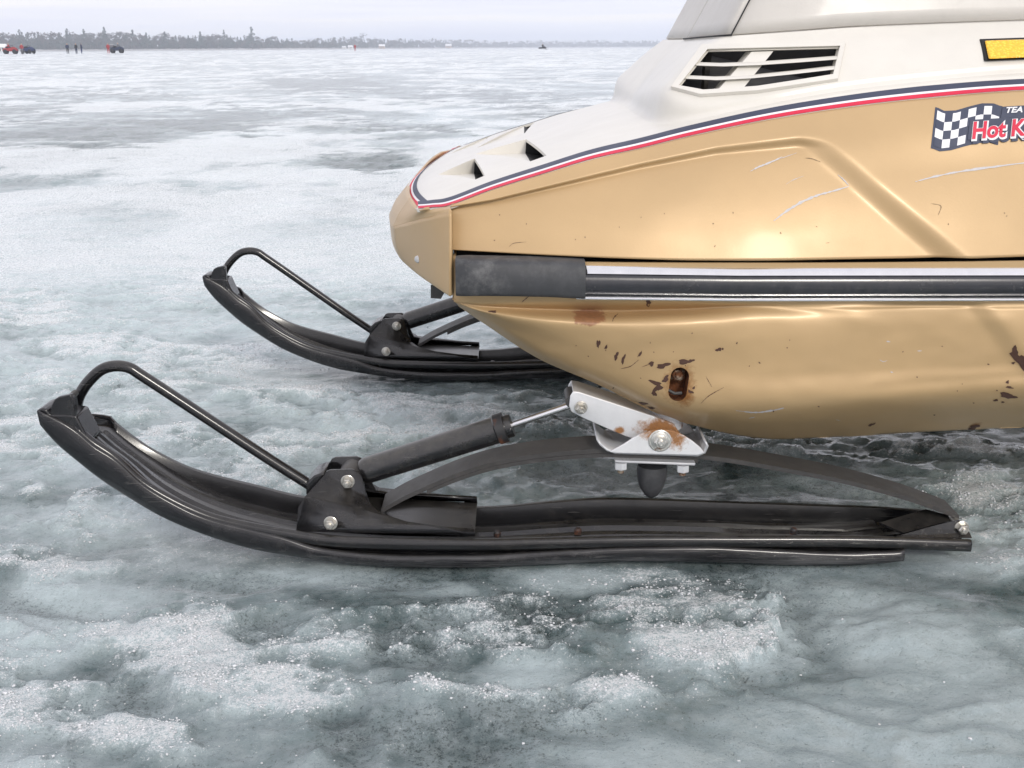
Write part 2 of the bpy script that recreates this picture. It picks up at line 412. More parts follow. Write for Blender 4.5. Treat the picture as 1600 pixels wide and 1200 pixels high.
    lightrow = lightrow * np.interp(px, [0, 500, 900, 1300, 1600], [1.18, 1.05, .80, .70, .90])
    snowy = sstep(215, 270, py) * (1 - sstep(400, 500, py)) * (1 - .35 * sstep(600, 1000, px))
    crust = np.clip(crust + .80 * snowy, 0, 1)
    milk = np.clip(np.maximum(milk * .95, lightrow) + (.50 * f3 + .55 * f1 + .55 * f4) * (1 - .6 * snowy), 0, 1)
    dark = np.clip(dark * (1 - .75 * sstep(560, 430, py)) + .35 * np.clip(-f3 - .12, 0, 1) + 1.2 * np.clip(-f4 - .10, 0, 1) * (1 - snowy) + .7 * np.clip(-f1 - .15, 0, 1) * (1 - snowy), 0, 1)  # the noise terms put relief shading into the ice colour
    crust *= 1 - .93 * sheet; dark *= 1 - .95 * sheet; milk = np.maximum(milk * (1 - sheet), sheet * (.86 + .25 * f4 + .10 * f3))
    milk = np.clip(milk + .45 * sstep(.3, .8, crust), 0, 1)
    # farther out the pattern is left to the weather
    far = sstep(2.6, 5.0, y)
    nf = fbm(wx * .55 + 4, wy * .55, 7, 71, .6); nf2 = fbm(x * .09 + 2, y * .07, 5, 81, .6); nf3 = fbm(x * 1.3, y * .9, 6, 77, .6)
    nf4 = fbm(x * 3.2, y * 1.6, 5, 97, .62)
    fc = sstep(-.28, .26, nf + .40 * nf2 + .60 * nf3 + .45 * nf4 + .10 - .75 * streak * (.6 + .8 * nf4))
    crust = crust * (1 - far) + far * fc * 1.0
    milk = milk * (1 - far) + far * np.clip((.62 + 1.0 * nf3 + .3 * nf2) * (1 - .75 * streak), 0, 1)
    dark = dark * (1 - far) + far * np.clip((1 - fc) * (.65 + 1.2 * nf4 + .5 * streak), 0, 1)
    milk = np.clip(milk + .10 * mid + .08 * small, 0, 1)
    z += .0055 * fbm(wx * 3.2 + 5, wy * 11.0, 4, 231) * near + .0022 * f2 * near + .0022 * f1 * near
    # the crust stands a little proud of the clear ice; hollows where it is dark
    z += .006 * sstep(.25, .55, crust + .35 * fine) * near - .007 * dark * near
    # the broken lip at the crust's right end
    lipx = np.interp(py, [890, 905, 918, 930, 945, 960, 985, 1010, 1040, 1075], [1060, 1150, 1160, 1225, 1245, 1200, 1225, 1205, 1190, 1150]) + 110 * fbm(x * 13, y * 15, 5, 44, .6)
    inside = (1 - sstep(lipx - 4, lipx + 5, px)) * sstep(940, 1130, px) * sstep(880, 915, py) * (1 - sstep(1030, 1085, py))
    z += .006 * inside
    outside = sstep(lipx - 1, lipx + 8, px) * (1 - sstep(lipx + 60, lipx + 190, px)) * sstep(890, 910, py) * (1 - sstep(1020, 1090, py))
    z -= .009 * outside
    crust = np.where((outside > .05), crust * (1 - outside), np.maximum(crust, inside * np.clip(.62 + .9 * f4 + .5 * f2, 0, 1))); dark = np.maximum(dark, outside * .55)
    # skis have pressed the ice level
    for yy, x0, x1 in ((1.17, -.36, .46), (1.892, -.38, .45)):
        k = (1 - sstep(.075, .16, np.abs(y - yy))) * sstep(x0 - .25, x0, x) * (1 - sstep(x1, x1 + .15, x))
        z = z * (1 - k) + k * (np.minimum(z, 0.0) * .5 - .001 + .0012 * fine)
    z = np.where(y < -4, 0, z)
    V = np.stack([x, y, z], 1)
    idx = np.arange(n * m).reshape(n, m)
    Q = np.stack([idx[:-1, :-1], idx[:-1, 1:], idx[1:, 1:], idx[1:, :-1]], -1).reshape(-1, 4)
    me = bpy.data.meshes.new('ice'); me.vertices.add(len(V)); me.vertices.foreach_set('co', V.astype(np.float32).ravel())
    me.loops.add(Q.size); me.loops.foreach_set('vertex_index', Q.astype(np.int32).ravel())
    me.polygons.add(len(Q)); me.polygons.foreach_set('loop_start', np.arange(0, Q.size, 4, dtype=np.int32)); me.polygons.foreach_set('loop_total', np.full(len(Q), 4, np.int32))
    me.update(); me.validate()
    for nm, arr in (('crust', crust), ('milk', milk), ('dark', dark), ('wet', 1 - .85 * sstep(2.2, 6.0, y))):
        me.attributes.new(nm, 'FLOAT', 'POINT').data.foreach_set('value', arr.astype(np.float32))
    m_, t, b = new_mat('lake_ice'); v = objv(t)
    def at_(nm): q = N(t, 'ShaderNodeAttribute', attribute_name=nm); return q.outputs['Fac']
    n1 = noise_node(t, 6, 6, .62, v, .3); n2 = noise_node(t, 38, 6, .68, v); n3 = noise_node(t, 150, 6, .85, v); n4 = noise_node(t, 520, 4, .8, v)
    nfar = noise_node(t, .8, 8, .62, v, .2)
    clear = mixc(t, ramp(t, n1, [(.3, 0.), (.7, 1.)]), (.034, .074, .076), (.130, .198, .203))
    clear = mixc(t, at_('dark'), clear, (.016, .045, .047))
    clear = mixc(t, mth(t, 'MULTIPLY', ramp(t, n2, [(.40, 0.), (.62, 1.)]), .55), clear, (.27, .31, .315))
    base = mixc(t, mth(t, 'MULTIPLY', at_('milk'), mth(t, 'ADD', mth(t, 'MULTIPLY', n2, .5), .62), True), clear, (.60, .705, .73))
    G = mth(t, 'ADD', mth(t, 'MULTIPLY', n3, .58), mth(t, 'MULTIPLY', n4, .42))
    thr = mth(t, 'SUBTRACT', .606, mth(t, 'MULTIPLY', at_('crust'), .150))
    cf = mth(t, 'MULTIPLY', mth(t, 'SUBTRACT', G, thr), 15.0, True)
    pit = mth(t, 'MULTIPLY', mth(t, 'SUBTRACT', mth(t, 'ADD', mth(t, 'MULTIPLY', at_('dark'), .05), .450), G), 14.0, True)
    pit = mth(t, 'MULTIPLY', pit, mth(t, 'SUBTRACT', .95, mth(t, 'MULTIPLY', at_('milk'), .55)))
    base = mixc(t, pit, base, (.035, .052, .053))
    white = mixc(t, ramp(t, n4, [(.35, 0.), (.65, 1.)]), (.72, .76, .775), (.95, .96, .97))
    base = mixc(t, mth(t, 'MULTIPLY', cf, .92), base, white)
    t.links.new(base, b.inputs['Base Color'])
    t.links.new(mth(t, 'ADD', mth(t, 'MULTIPLY', cf, .25), .15), b.inputs['Roughness'])
    setp(b, IOR=1.36, Specular_IOR_Level=.5, Coat_Roughness=.07, Coat_IOR=1.33)
    t.links.new(mth(t, 'MULTIPLY', mth(t, 'MULTIPLY', mth(t, 'SUBTRACT', 1.0, cf), at_('wet')), .8), b.inputs['Coat Weight'])
    cn = bump(t, None, n1, .25, .012); cn = bump(t, None, n2, .22, .003, cn); t.links.new(cn, b.inputs['Coat Normal'])
    p = bump(t, None, n1, .35, .02); p = bump(t, None, n2, .6, .008, p); p = bump(t, None, n3, .9, .0035, p); bump(t, b, n4, .7, .0012, p)
    o = link_mesh('ice', me, m_, None, 180)
    tag(o, kind='structure'); o['label'] = 'grey green lake ice with white granular crust patches'
    # loose ice grains on the crust
    vis = (y > .70) & (y < 2.6) & (px > -60) & (px < 1660)
    wgt = np.where(vis, np.clip(crust - .22, 0, 1) ** 1.3 * np.clip(.25 + 3.0 * fbm(x * 30, y * 30, 4, 5), 0, 1) + .0012, 0)
    # weight with cell area (rows are evenly spaced near by)
    wgt /= wgt.sum()
    cnt = 26000
    pick = rng.choice(len(x), cnt, p=wgt)
    ico = bmesh.new(); bmesh.ops.create_cube(ico, size=1.4); bmesh.ops.triangulate(ico, faces=ico.faces)
    iv = np.array([v_.co for v_ in ico.verts]); ifc = np.array([[q.index for q in f.verts] for f in ico.faces]); ico.free()
    keep = rng.permutation(len(ifc))
    sc = rng.lognormal(math.log(.00060), .42, cnt).clip(.0003, .0018)
    jit = 1 + 1.1 * (rng.random((cnt, len(iv), 3)) - .5)
    P = V[pick] + np.stack([rng.normal(0, .003, cnt), rng.normal(0, .003, cnt), .25 * sc], 1)
    ok = ~((np.abs(P[:, 1] - 1.17) < .075) & (P[:, 0] > -.5) & (P[:, 0] < .52)); P = P[ok]; sc = sc[ok]; jit = jit[ok]
    th = rng.random(len(P)) * 6.28; c_, s_ = np.cos(th)[:, None], np.sin(th)[:, None]
    IV = np.stack([iv[None, :, 0] * c_ - iv[None, :, 1] * s_, iv[None, :, 0] * s_ + iv[None, :, 1] * c_, np.broadcast_to(iv[None, :, 2], (len(P), len(iv)))], -1)
    VV = (IV * jit * sc[:, None, None] * np.array([1.25, 1.0, .8]) + P[:, None]).reshape(-1, 3)
    FF = (ifc[None] + (np.arange(len(P)) * len(iv))[:, None, None]).reshape(-1, 3)
    me2 = bpy.data.meshes.new('ice_grains'); me2.vertices.add(len(VV)); me2.vertices.foreach_set('co', VV.astype(np.float32).ravel())
    me2.loops.add(FF.size); me2.loops.foreach_set('vertex_index', FF.astype(np.int32).ravel())
    me2.polygons.add(len(FF)); me2.polygons.foreach_set('loop_start', np.arange(0, FF.size, 3, dtype=np.int32)); me2.polygons.foreach_set('loop_total', np.full(len(FF), 3, np.int32))
    me2.update()
    gm, gt, gb = new_mat('ice_grain'); setp(gb, Base_Color=(.90, .92, .94), Roughness=.15, IOR=1.31, Transmission_Weight=.25)
    o2 = link_mesh('ice_grains', me2, gm, None, 0); tag(o2, 'glittering loose ice grains strewn over the white crust', kind='stuff')
    o2['category'] = 'ice grains'
    return o
ice = build_ice()

# ------------------------------------------------------------------ snowmobile body
sled = empty('snowmobile', (.35, YC, 0))
tag(sled, 'old gold and white snowmobile with black leaf sprung skis on grey lake ice', 'snowmobile')

ST = [704.3, 769, 846, 923, 1000, 1080, 1200, 1320, 1440, 1600, 1850, 2250]
stripe_y = [321, 297, 273, 249.6, 232.2, 212.5, 187, 168, 154, 141, 131, 127]
stripe_Y = [1.13, 1.135, 1.14, 1.145, 1.15, 1.155, 1.16, 1.165, 1.17, 1.17, 1.17, 1.17]
bot_y = [395, 398, 401.5, 404.5, 407, 409, 409.5, 408.5, 407.5, 405, 402, 400]
bot_Y = [1.103, 1.096, 1.090, 1.086, 1.083, 1.081, 1.080, 1.081, 1.082, 1.082, 1.082, 1.082]
stripe_rail = rail(zip(ST, stripe_y, stripe_Y))
NU = 260
def stripe_at(px): return np.interp(px, ST, stripe_y)
def bot_at(px): return np.interp(px, ST, bot_y)
def hood_side():
    rs = []
    for f, bul in ((0, 0), (.25, .006), (.5, .009), (.75, .008), (1, 0)):
        rs.append(rail([(ST[i], bot_y[i] + (stripe_y[i] - bot_y[i]) * f, bot_Y[i] + (stripe_Y[i] - bot_Y[i]) * f - bul * (.5 + .5 * min(1, i / 4))) for i in range(len(ST))]))
    V, F = loft(rs, NU, 60, (0, -1, .2))
    # shallow moulded panel: the field under the bevel line lies a little deeper
    P = np.array(V); px, py = project(P)
    top = np.interp(px, [703, 769, 1000, 1120, 1250, 1290], [323, 312, 254, 228, 212, 212])
    wid = np.interp(px, [703, 850, 1000, 1250], [4, 8, 12, 20])
    a1 = sstep(0, 1, (py - top) / wid)
    d = ((px - 1262) * (407 - 212) - (py - 212) * (1495 - 1262)) / math.hypot(195, 233)       # + = right of the slanted edge
    a2 = 1 - sstep(-21, 20, d)
    k = a1 * a2
    P[:, 1] += .0100 * k
    P[:, 1] += np.clip(.010 * ((px - 1090) / 420) ** 2, 0, .022) * sstep(0, 1, (py - stripe_at(px)) / (bot_at(px) - stripe_at(px)) * 2.2)
    P[:, 1] += .0012 * fbm(P[:, 0] * 9, P[:, 2] * 9, 2, 66)
    return [tuple(p) for p in P], F
side = hood_side()
# deck: front edge, then one station for each stripe station
near_edge = [tuple(at(652, 326.5, 1.160)), tuple(at(676, 325, 1.142))] + stripe_rail
cen = [(-.139, YC, HC - .176), (-.105, YC, HC - .156)]
for i, (px, cy) in enumerate(zip([727, 777, 834, 890, 947, 1005, 1092, 1180, 1265, 1380, 1560, 1850], [238, 222, 205, 186, 168, 154, 134, 118, 106, 96, 90, 88])):
    c = at(px, cy, YC); cen.append((stripe_rail[i][0], YC, c.z - .003))
def deck_pt(nr, ce, t):
    nr, ce = np.array(nr), np.array(ce)
    p = nr + (ce - nr) * t
    p[2] = ce[2] - (ce[2] - nr[2]) * (1 - t) ** 2.5
    p[0] = ce[0] - (ce[0] - nr[0]) * (1 - t) ** 2.0
    p[2] += float(np.interp(nr[0], [-.10, .14, .30, .55], [0.0, .004, .013, .015])) * float(sstep(0, .06, t)) * (1 - t) ** 2
    return p
deck_rails = [[deck_pt(n_, c_, t) for n_, c_ in zip(near_edge, cen)] for t in (0, .02, .045, .08, .14, .3, .5, .75, 1.0)]
deck = loft(deck_rails, NU, 60, (0, 0, 1))
def weld(o, d=.0005):
    bm = bmesh.new(); bm.from_mesh(o.data); bmesh.ops.remove_doubles(bm, verts=bm.verts, dist=d); bm.to_mesh(o.data); bm.free()
hood = mesh('hood', merge(deck, mirror_vf(deck)), [M['white'], M['dark']], sled, 180); weld(hood)
tag(hood, 'white hood top with sunk air scoops and red, white and blue pinstripe')
hside = mesh('hood_side', side, M['gold'], sled, 180); tag(hside, 'gold hood side with pale scratches and racing sticker')
hside2 = mesh('hood_side', mirror_vf(side), M['gold'], sled, 180)
def bvh_of(o):
    me = o.data; off = o.matrix_basis.translation + (o.parent.location if o.parent else Vector())
    return BVHTree.FromPolygons([v.co for v in me.vertices], [tuple(p.vertices) for p in me.polygons])
deck_bvh = bvh_of(hood); hood_bvh = bvh_of(hside)
solidify(hside, .0035); solidify(hside2, .0035)
mesh('panel_seam', orient_closed(*prism_vf([(700, 324), (708, 322), (708, 460), (700, 458)], 1.142, 1.150)), M['dark'], sled, 0)

def on_surface(bvh, px, py, eps):
    d = ray(px, py).normalized(); h = bvh.ray_cast(C0, d)
    if h[0] is None: return None
    n = h[1] if h[1].dot(d) < 0 else -h[1]
    return h[0] + n * eps
# pinstripes: three vinyl bands along the hood edge and round its front
EDGE = crom([(652, 326.5), (676, 325)] + [(a_, b_) for a_, b_ in zip(ST, stripe_y)], 420)
EDGE = EDGE[EDGE[:, 0] < 2200]
def band(o0, o1, eps):
    rows = []
    for t in np.linspace(1, .04, 40):
        c = Vector(deck_pt(near_edge[0], cen[0], t)); q = []
        for o_ in (o0, (o0 + o1) / 2, o1):
            h = deck_bvh.ray_cast(Vector((c.x + .004 + o_ * .00050, c.y + o_ * .0004, c.z + .3)), Vector((0, 0, -1)))
            q.append((h[0] if h[0] else c) + Vector((0, 0, eps)))
        rows.append(q)
    for px, py in EDGE[2:]:
        s_ = np.interp(px, [660, 700, 1000, 1440, 1600], [11, 12.5, 15.5, 18.5, 17]) / 20; q = []
        for o_ in (o0, (o0 + o1) / 2, o1):
            v = on_surface(deck_bvh, px, py - .3 - o_ * s_, eps)
            if v is None: v = on_surface(deck_bvh, px + 2, py - 1.6 - o_ * s_, eps)
            q.append(v)
        if any(v is None for v in q): continue
        rows.append(q)
    return orient(grid_vf(rows), (0, -.4, 1))
def both(vf): return merge(vf, mirror_vf(vf))
BANDS = [(nm, both(band(o0, o1, .0007)), mt) for nm, o0, o1, mt in (('red_stripe', 0, 6.5, 'red'), ('white_stripe', 6.6, 10.4, 'vinyl'), ('blue_stripe', 10.5, 20, 'navy'))]
for nm, vf, mt in BANDS: mesh(nm, vf, M[mt], hood, 60)

# ---- scoops: two sunk air intakes on each half of the deck
def cut(o, vf):
    if not hasattr(cut, 'n'): cut.n = []
    c = mesh('cutter', vf, M['white'], None, 0); c.location = o.parent.location * 0
    c.parent = o.parent; c.location = o.location
    m = o.modifiers.new('hole', 'BOOLEAN'); m.operation = 'DIFFERENCE'; m.object = c; m.solver = 'EXACT'
    try: m.material_mode = 'INDEX'
    except Exception: pass
    cut.n.append(c); return c
solidify(hood, .0035)
for k, (F_, B_, Nn, Bt, Bd) in enumerate((((742, 241), (822, 217.5), (854, 243), (829, 252), (821, 239.5)), ((685, 273), (741.5, 247.5), (757.5, 274.3), (743, 280.5), (739.5, 271)))):
    f, b_, n_, m_ = [on_surface(deck_bvh, *p, 0) for p in (F_, B_, Nn, Bt)]
    dz = ray(*Bd); dzb = ray(*B_); bd_ = Vector((b_.x - .001, b_.y, C0.z + dz.z / dz.y * b_.y))
    for mir in (False, True):
        q = [f, b_, n_, m_, bd_]
        if mir: q = [Vector((p.x, 2 * YC - p.y, p.z)) for p in q]
        f2, b2, n2, m2, bd = q
        V = [p + Vector((0, 0, .03)) for p in q[:4]] + [p + Vector((0, 0, -.03)) for p in q[:4]]
        cut(hood, orient_closed(V, [(0,1,2,3), (7,6,5,4), (0,4,5,1), (1,5,6,2), (2,6,7,3), (3,7,4,0)]))
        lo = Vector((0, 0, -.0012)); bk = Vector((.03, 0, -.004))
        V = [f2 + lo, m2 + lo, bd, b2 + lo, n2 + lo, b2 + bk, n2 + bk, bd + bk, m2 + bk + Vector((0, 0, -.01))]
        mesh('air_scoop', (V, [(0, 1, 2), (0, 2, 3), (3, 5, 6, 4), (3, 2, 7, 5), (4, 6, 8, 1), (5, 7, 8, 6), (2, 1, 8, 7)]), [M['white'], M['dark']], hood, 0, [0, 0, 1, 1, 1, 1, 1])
apply_mods(hood)
for c in cut.n: bpy.data.objects.remove(c)
cut.n.clear()
hood.data.polygons.foreach_set('use_smooth', [True] * len(hood.data.polygons)); hood.data.set_sharp_from_angle(angle=R(50))

# ---- cowl (raised middle of the hood) with windshield
base = [(990, 152, 1.52), (1003, 153, 1.40), (1020, 154, 1.30), (1034, 156, 1.250), (1062, 167, 1.222), (1108, 172, 1.205), (1200, 160, 1.195), (1320, 137, 1.198), (1440, 122, 1.20), (1600, 112, 1.20), (1850, 100, 1.20), (2250, 90, 1.20)]
topl = [(1069, 62, 1.52), (1092, 60, 1.40), (1111, 58.5, 1.32), (1124, 57.5, 1.288), (1145, 56, 1.276), (1176, 54, 1.268), (1250, 49, 1.262), (1335, 43, 1.262), (1440, 38.5, 1.262), (1600, 33, 1.262), (1850, 27, 1.262), (2250, 20, 1.262)]
rb_, rt_ = rail(base), rail(topl)
def deck_z(x, y):
    h = deck_bvh.ray_cast(Vector((x, y if y < YC else YC - .001, HC + .3)), Vector((0, 0, -1)))
    return h[0].z if h[0] else None
def skirt(dx, dy, dz):
    out = []
    for i, p in enumerate(rb_):
        x = p[0] - (dx if i < 4 else dx * .6 if i == 4 else dx * .25 if i == 5 else 0); y = p[1] - (dy if i > 4 else dy * .8 if i == 4 else dy * .5 if i == 3 else dy * .2 if i == 2 else 0)
        z = deck_z(x, y); out.append((x, y, (z if z is not None else p[2]) + dz))
    return out
rb2 = skirt(.016, .007, -.0012); rb3 = skirt(.005, .002, .0035)
rb_ = [(p[0] + (.002 if i < 4 else 0), p[1] + (.001 if i > 3 else 0), max(p[2], q[2]) + .007) for i, (p, q) in enumerate(zip(rb_, rb3))]
def midr(f, push):
    out = []
    for i, (p, q) in enumerate(zip(rb_, rt_)):
        v = np.array(p) * (1 - f) + np.array(q) * f
        if i > 4: v[1] -= push
        else: v[0] -= push * .6
        out.append(v)
    return out
cowl_vf = loft([rb2, rb3, rb_, midr(.3, .005), midr(.65, .006), rt_], 220, 40, (0, -1, .3))
rin = [(p[0] + (.02 if i < 4 else .004), p[1] + .02 if i > 2 else p[1], p[2] + .001) for i, p in enumerate(rt_)]
lip = loft([rt_, rin], 220, 3, (0, 0, 1))
cowl = mesh('cowl', merge(cowl_vf, lip, mirror_vf(lip), mirror_vf(cowl_vf)), [M['white'], M['white'], M['dark']], sled, 0)
bm = bmesh.new(); bm.from_mesh(cowl.data); bmesh.ops.remove_doubles(bm, verts=bm.verts, dist=.0005); bm.to_mesh(cowl.data); bm.free()
cowl_bvh = bvh_of(cowl)
solidify(cowl, .004)
# vent opening
def surf(bvh, poly, eps=0): return [on_surface(bvh, x, y, eps) for x, y in poly]
vent_in = [(1107, 80.5), (1312, 75.5), (1301, 119), (1184, 137.5), (1100, 143.5), (1062, 137)]
vent_out = [(1099, 73), (1321, 69.5), (1309, 127), (1184, 146), (1094, 152), (1049, 140)]
pin = surf(cowl_bvh, vent_in)
V = [p + Vector((0, -.03, 0)) for p in pin] + [p + Vector((0, .05, 0)) for p in pin]
n_ = len(pin)
cut(cowl, orient_closed(V, [tuple(range(n_)), tuple(range(2*n_-1, n_-1, -1))] + [(i, (i+1) % n_, (i+1) % n_+n_, i+n_) for i in range(n_)]))
apply_mods(cowl)
for c in cut.n: bpy.data.objects.remove(c)
cut.n.clear()
cowl.data.polygons.foreach_set('use_smooth', [True] * len(cowl.data.polygons)); cowl.data.set_sharp_from_angle(angle=R(30))
def dens(poly, k=8):
    out = []
    for i in range(len(poly)):
        a_, b_ = np.array(poly[i]), np.array(poly[(i+1) % len(poly)])
        for j in range(k): out.append(tuple(a_ + (b_ - a_) * j / k))
    return out
def ring_part(name, outer, inner, bvh, h, back, mat, parent):
    o_, i_ = dens(outer), dens(inner)
    O = surf(bvh, o_, .0002); I = surf(bvh, i_, .0002)
    Oh = surf(bvh, [tuple(np.array(a_) * .88 + np.array(b_) * .12) for a_, b_ in zip(o_, i_)], h); 
    Ih = surf(bvh, i_, h * .8) if I[0] is not None else I
    Ib = [p + Vector((0, back, -.001)) for p in I]
    n = len(O); V = O + Oh + Ih + Ib; F = []
    for i in range(n):
        j = (i + 1) % n
        for r_ in range(3): F.append((r_*n+i, r_*n+j, (r_+1)*n+j, (r_+1)*n+i))
    return mesh(name, orient((V, F), (0, -1, 0)), mat, parent, 40)
grille = ring_part('vent_grille', vent_out, vent_in, cowl_bvh, .0045, .012, M['white'], sled)
def strip_part(name, top, bot, y_off, thick, mat, parent):
    """a slat given by its upper and lower edge in the opening, set y_off behind the skin"""
    T = [on_surface(cowl_bvh, *p, 0) + Vector((0, y_off, 0)) for p in top]; B = [on_surface(cowl_bvh, *p, 0) + Vector((0, y_off - .001, 0)) for p in bot]
    n = len(T); V = T + B + [p + Vector((0, thick, -.001)) for p in B] + [p + Vector((0, thick, 0)) for p in T]; F = []
    for i in range(n - 1):
        for r_ in range(4): F.append((r_*n+i, r_*n+i+1, ((r_+1) % 4)*n+i+1, ((r_+1) % 4)*n+i))
    F += [(0, n, 2*n, 3*n), (4*n-1, 3*n-1, 2*n-1, n-1)]
    return mesh(name, orient_closed(V, F), mat, parent, 40)
strip_part('slat', [(1088, 97), (1130, 98.5), (1185, 96.5), (1250, 92), (1309, 87.5)], [(1086, 102), (1130, 103.5), (1185, 101.5), (1250, 97), (1308, 92.5)], -.003, .02, M['white'], grille)
strip_part('slat', [(1070, 117.5), (1120, 120), (1175, 117.5), (1240, 111), (1306, 103)], [(1066, 122.5), (1120, 125), (1175, 122), (1240, 115.5), (1305, 108)], -.003, .02, M['white'], grille)
strip_part('divider', [(1175, 81), (1209, 80)], [(1120, 143), (1160, 140)], .002, .03, M['white'], grille)
b0 = on_surface(cowl_bvh, 1110, 110, 0)
strip_part('intake_tube', [(1112, 80), (1122, 80)], [(1108, 143), (1114, 143)], .035, .02, M['spring'], grille)
mesh('vent_backing', orient_closed(*[[p + Vector((0, dy, dz)) for p in surf(cowl_bvh, [(1040, 68), (1330, 66), (1320, 135), (1040, 155)]) for dy, dz in ((.045, 0), (.055, 0))], [(0,2,4,6), (1,7,5,3), (0,1,3,2), (2,3,5,4), (4,5,7,6), (6,7,1,0)]]), M['vent'], grille, 0)

# windshield: opaque tinted plastic rising off the cowl
wb = [(p[0] + (.004 if i < 4 else 0), p[1] + (.003 if i > 2 else 0), p[2] + .002) for i, p in enumerate(rt_)]
wt = []
for i, p in enumerate(rt_):
    rise = .20
    sl = .92 if i < 4 else .92
    wt.append((p[0] + rise * .55, p[1] + (0 if i == 0 else .02 * min(1, i / 3)) + (.05 if i > 3 else 0), p[2] + rise))
ws = loft([wb, [tuple((np.array(a_) + np.array(b_)) / 2 + np.array([0, -.004, 0])) for a_, b_ in zip(wb, wt)], wt], 160, 14, (0, -1, .3))
wind = mesh('windshield', merge(ws, mirror_vf(ws)), M['shield'], sled, 40); solidify(wind, .003)
# trim line along the windshield foot and the corner seam
foot = [Vector(p) + Vector((-.001 if i < 4 else 0, -.0015 if i > 2 else 0, .0015)) for i, p in enumerate(crom(rt_, 200))]
mesh('windshield_gasket', tube_vf([Vector(p) + Vector((-.0012, -.0008, .001)) for p in crom(rt_[:5], 40)], .0010, 8), M['dark'], wind, 60)
mesh('corner_seam', tube_vf([Vector(wb[4]) * (1 - t) + Vector(wt[4]) * t + Vector((-.001, -.0040 * math.sin(math.pi * t) - .0012, 0)) for t in np.linspace(0, 1, 12)], .0008, 8), M['dark'], wind, 60)
# dark boxes added inside the hood so its gaps look shaded; they close the rear
mesh('dark_filler', merge(box_vf(-.0615, 1.0, 1.152, 2*YC-1.150, HC-.235, HC-.185), box_vf(.96, 1.0, 1.2, 2*YC-1.2, HC-.36, HC-.02), box_vf(.24, .99, 1.30, 2*YC-1.30, HC-.40, HC-.16)), M['dark'], sled, 0)

# ---- nose
nose_rails = [
    [(703, 322, 1.1285), (679, 324.7, 1.142), (655, 327.5, 1.158), (641, 309, 1.235), (637.5, 299, 1.31), (638.5, 291, 1.40), (641, 287, 1.52)],
    [(703, 325, 1.117), (675, 331, 1.140), (646, 337.5, 1.180), (624, 334, 1.243), (616.5, 325, 1.32), (617.5, 315, 1.41), (621, 308, 1.52)],
    [(703, 330, 1.112), (672, 338, 1.143), (642, 346.5, 1.190), (614.5, 354, 1.250), (609, 345, 1.32), (608.5, 334, 1.42), (612, 327, 1.52)],
    [(703, 395, 1.105), (674, 393, 1.142), (646, 391, 1.192), (619.5, 388, 1.250), (613, 378, 1.32), (612.5, 364, 1.42), (615, 355, 1.52)],
    [(703, 458, 1.104), (677, 442, 1.142), (651, 425, 1.192), (628, 407, 1.25), (621.5, 398, 1.32), (618.5, 385, 1.42), (621, 376, 1.52)],
    [(703.5, 461, 1.112), (679, 445, 1.150), (654, 428, 1.20), (632, 410, 1.258), (626, 401, 1.33), (624, 388, 1.42), (626, 378, 1.52)]]
nr = [rail(r) for r in nose_rails]
def nose_part(sl, nu, d1, d2):
    q = [r[sl] for r in nr]
    up_ = loft(q[0:2] + [[tuple(np.array(a_)*.25+np.array(b_)*.75) for a_, b_ in zip(q[1], q[2])], q[2]], nu, 14, d1)
    return up_, loft(q[2:6], nu, 24, d2)
n1a, n2a = nose_part(slice(0, 4), 40, (-.6, -1, .5), (-.6, -1, 0)); n1b, n2b = nose_part(slice(3, 7), 40, (-1, -.2, .5), (-1, -.2, 0))
nv1 = merge(n1a, n1b); nv2 = merge(n2a, n2b)
nose = mesh('nose_panel', merge(nv1, nv2, mirror_vf(nv1), mirror_vf(nv2)), M['gold'], sled, 0)
nose_bvh = bvh_of(nose)
nose.data.polygons.foreach_set('use_smooth', [True] * len(nose.data.polygons)); nose.data.set_sharp_from_angle(angle=R(60)); solidify(nose, .003)
p = on_surface(nose_bvh, 653, 405, 0)
mesh('rivet', lathe_vf(p + Vector((.001, .002, 0)), (-.35, -1, 0), [(0, .0042), (.003, .0042), (.0045, .003), (.005, .0001)], 14), M['greyzinc'], nose, 40)
mesh('bracket_tab', prism_vf([(673, 446), (690, 448), (694, 458), (689, 467), (673, 466)], 1.165, 1.169), M['spring'], nose, 20)

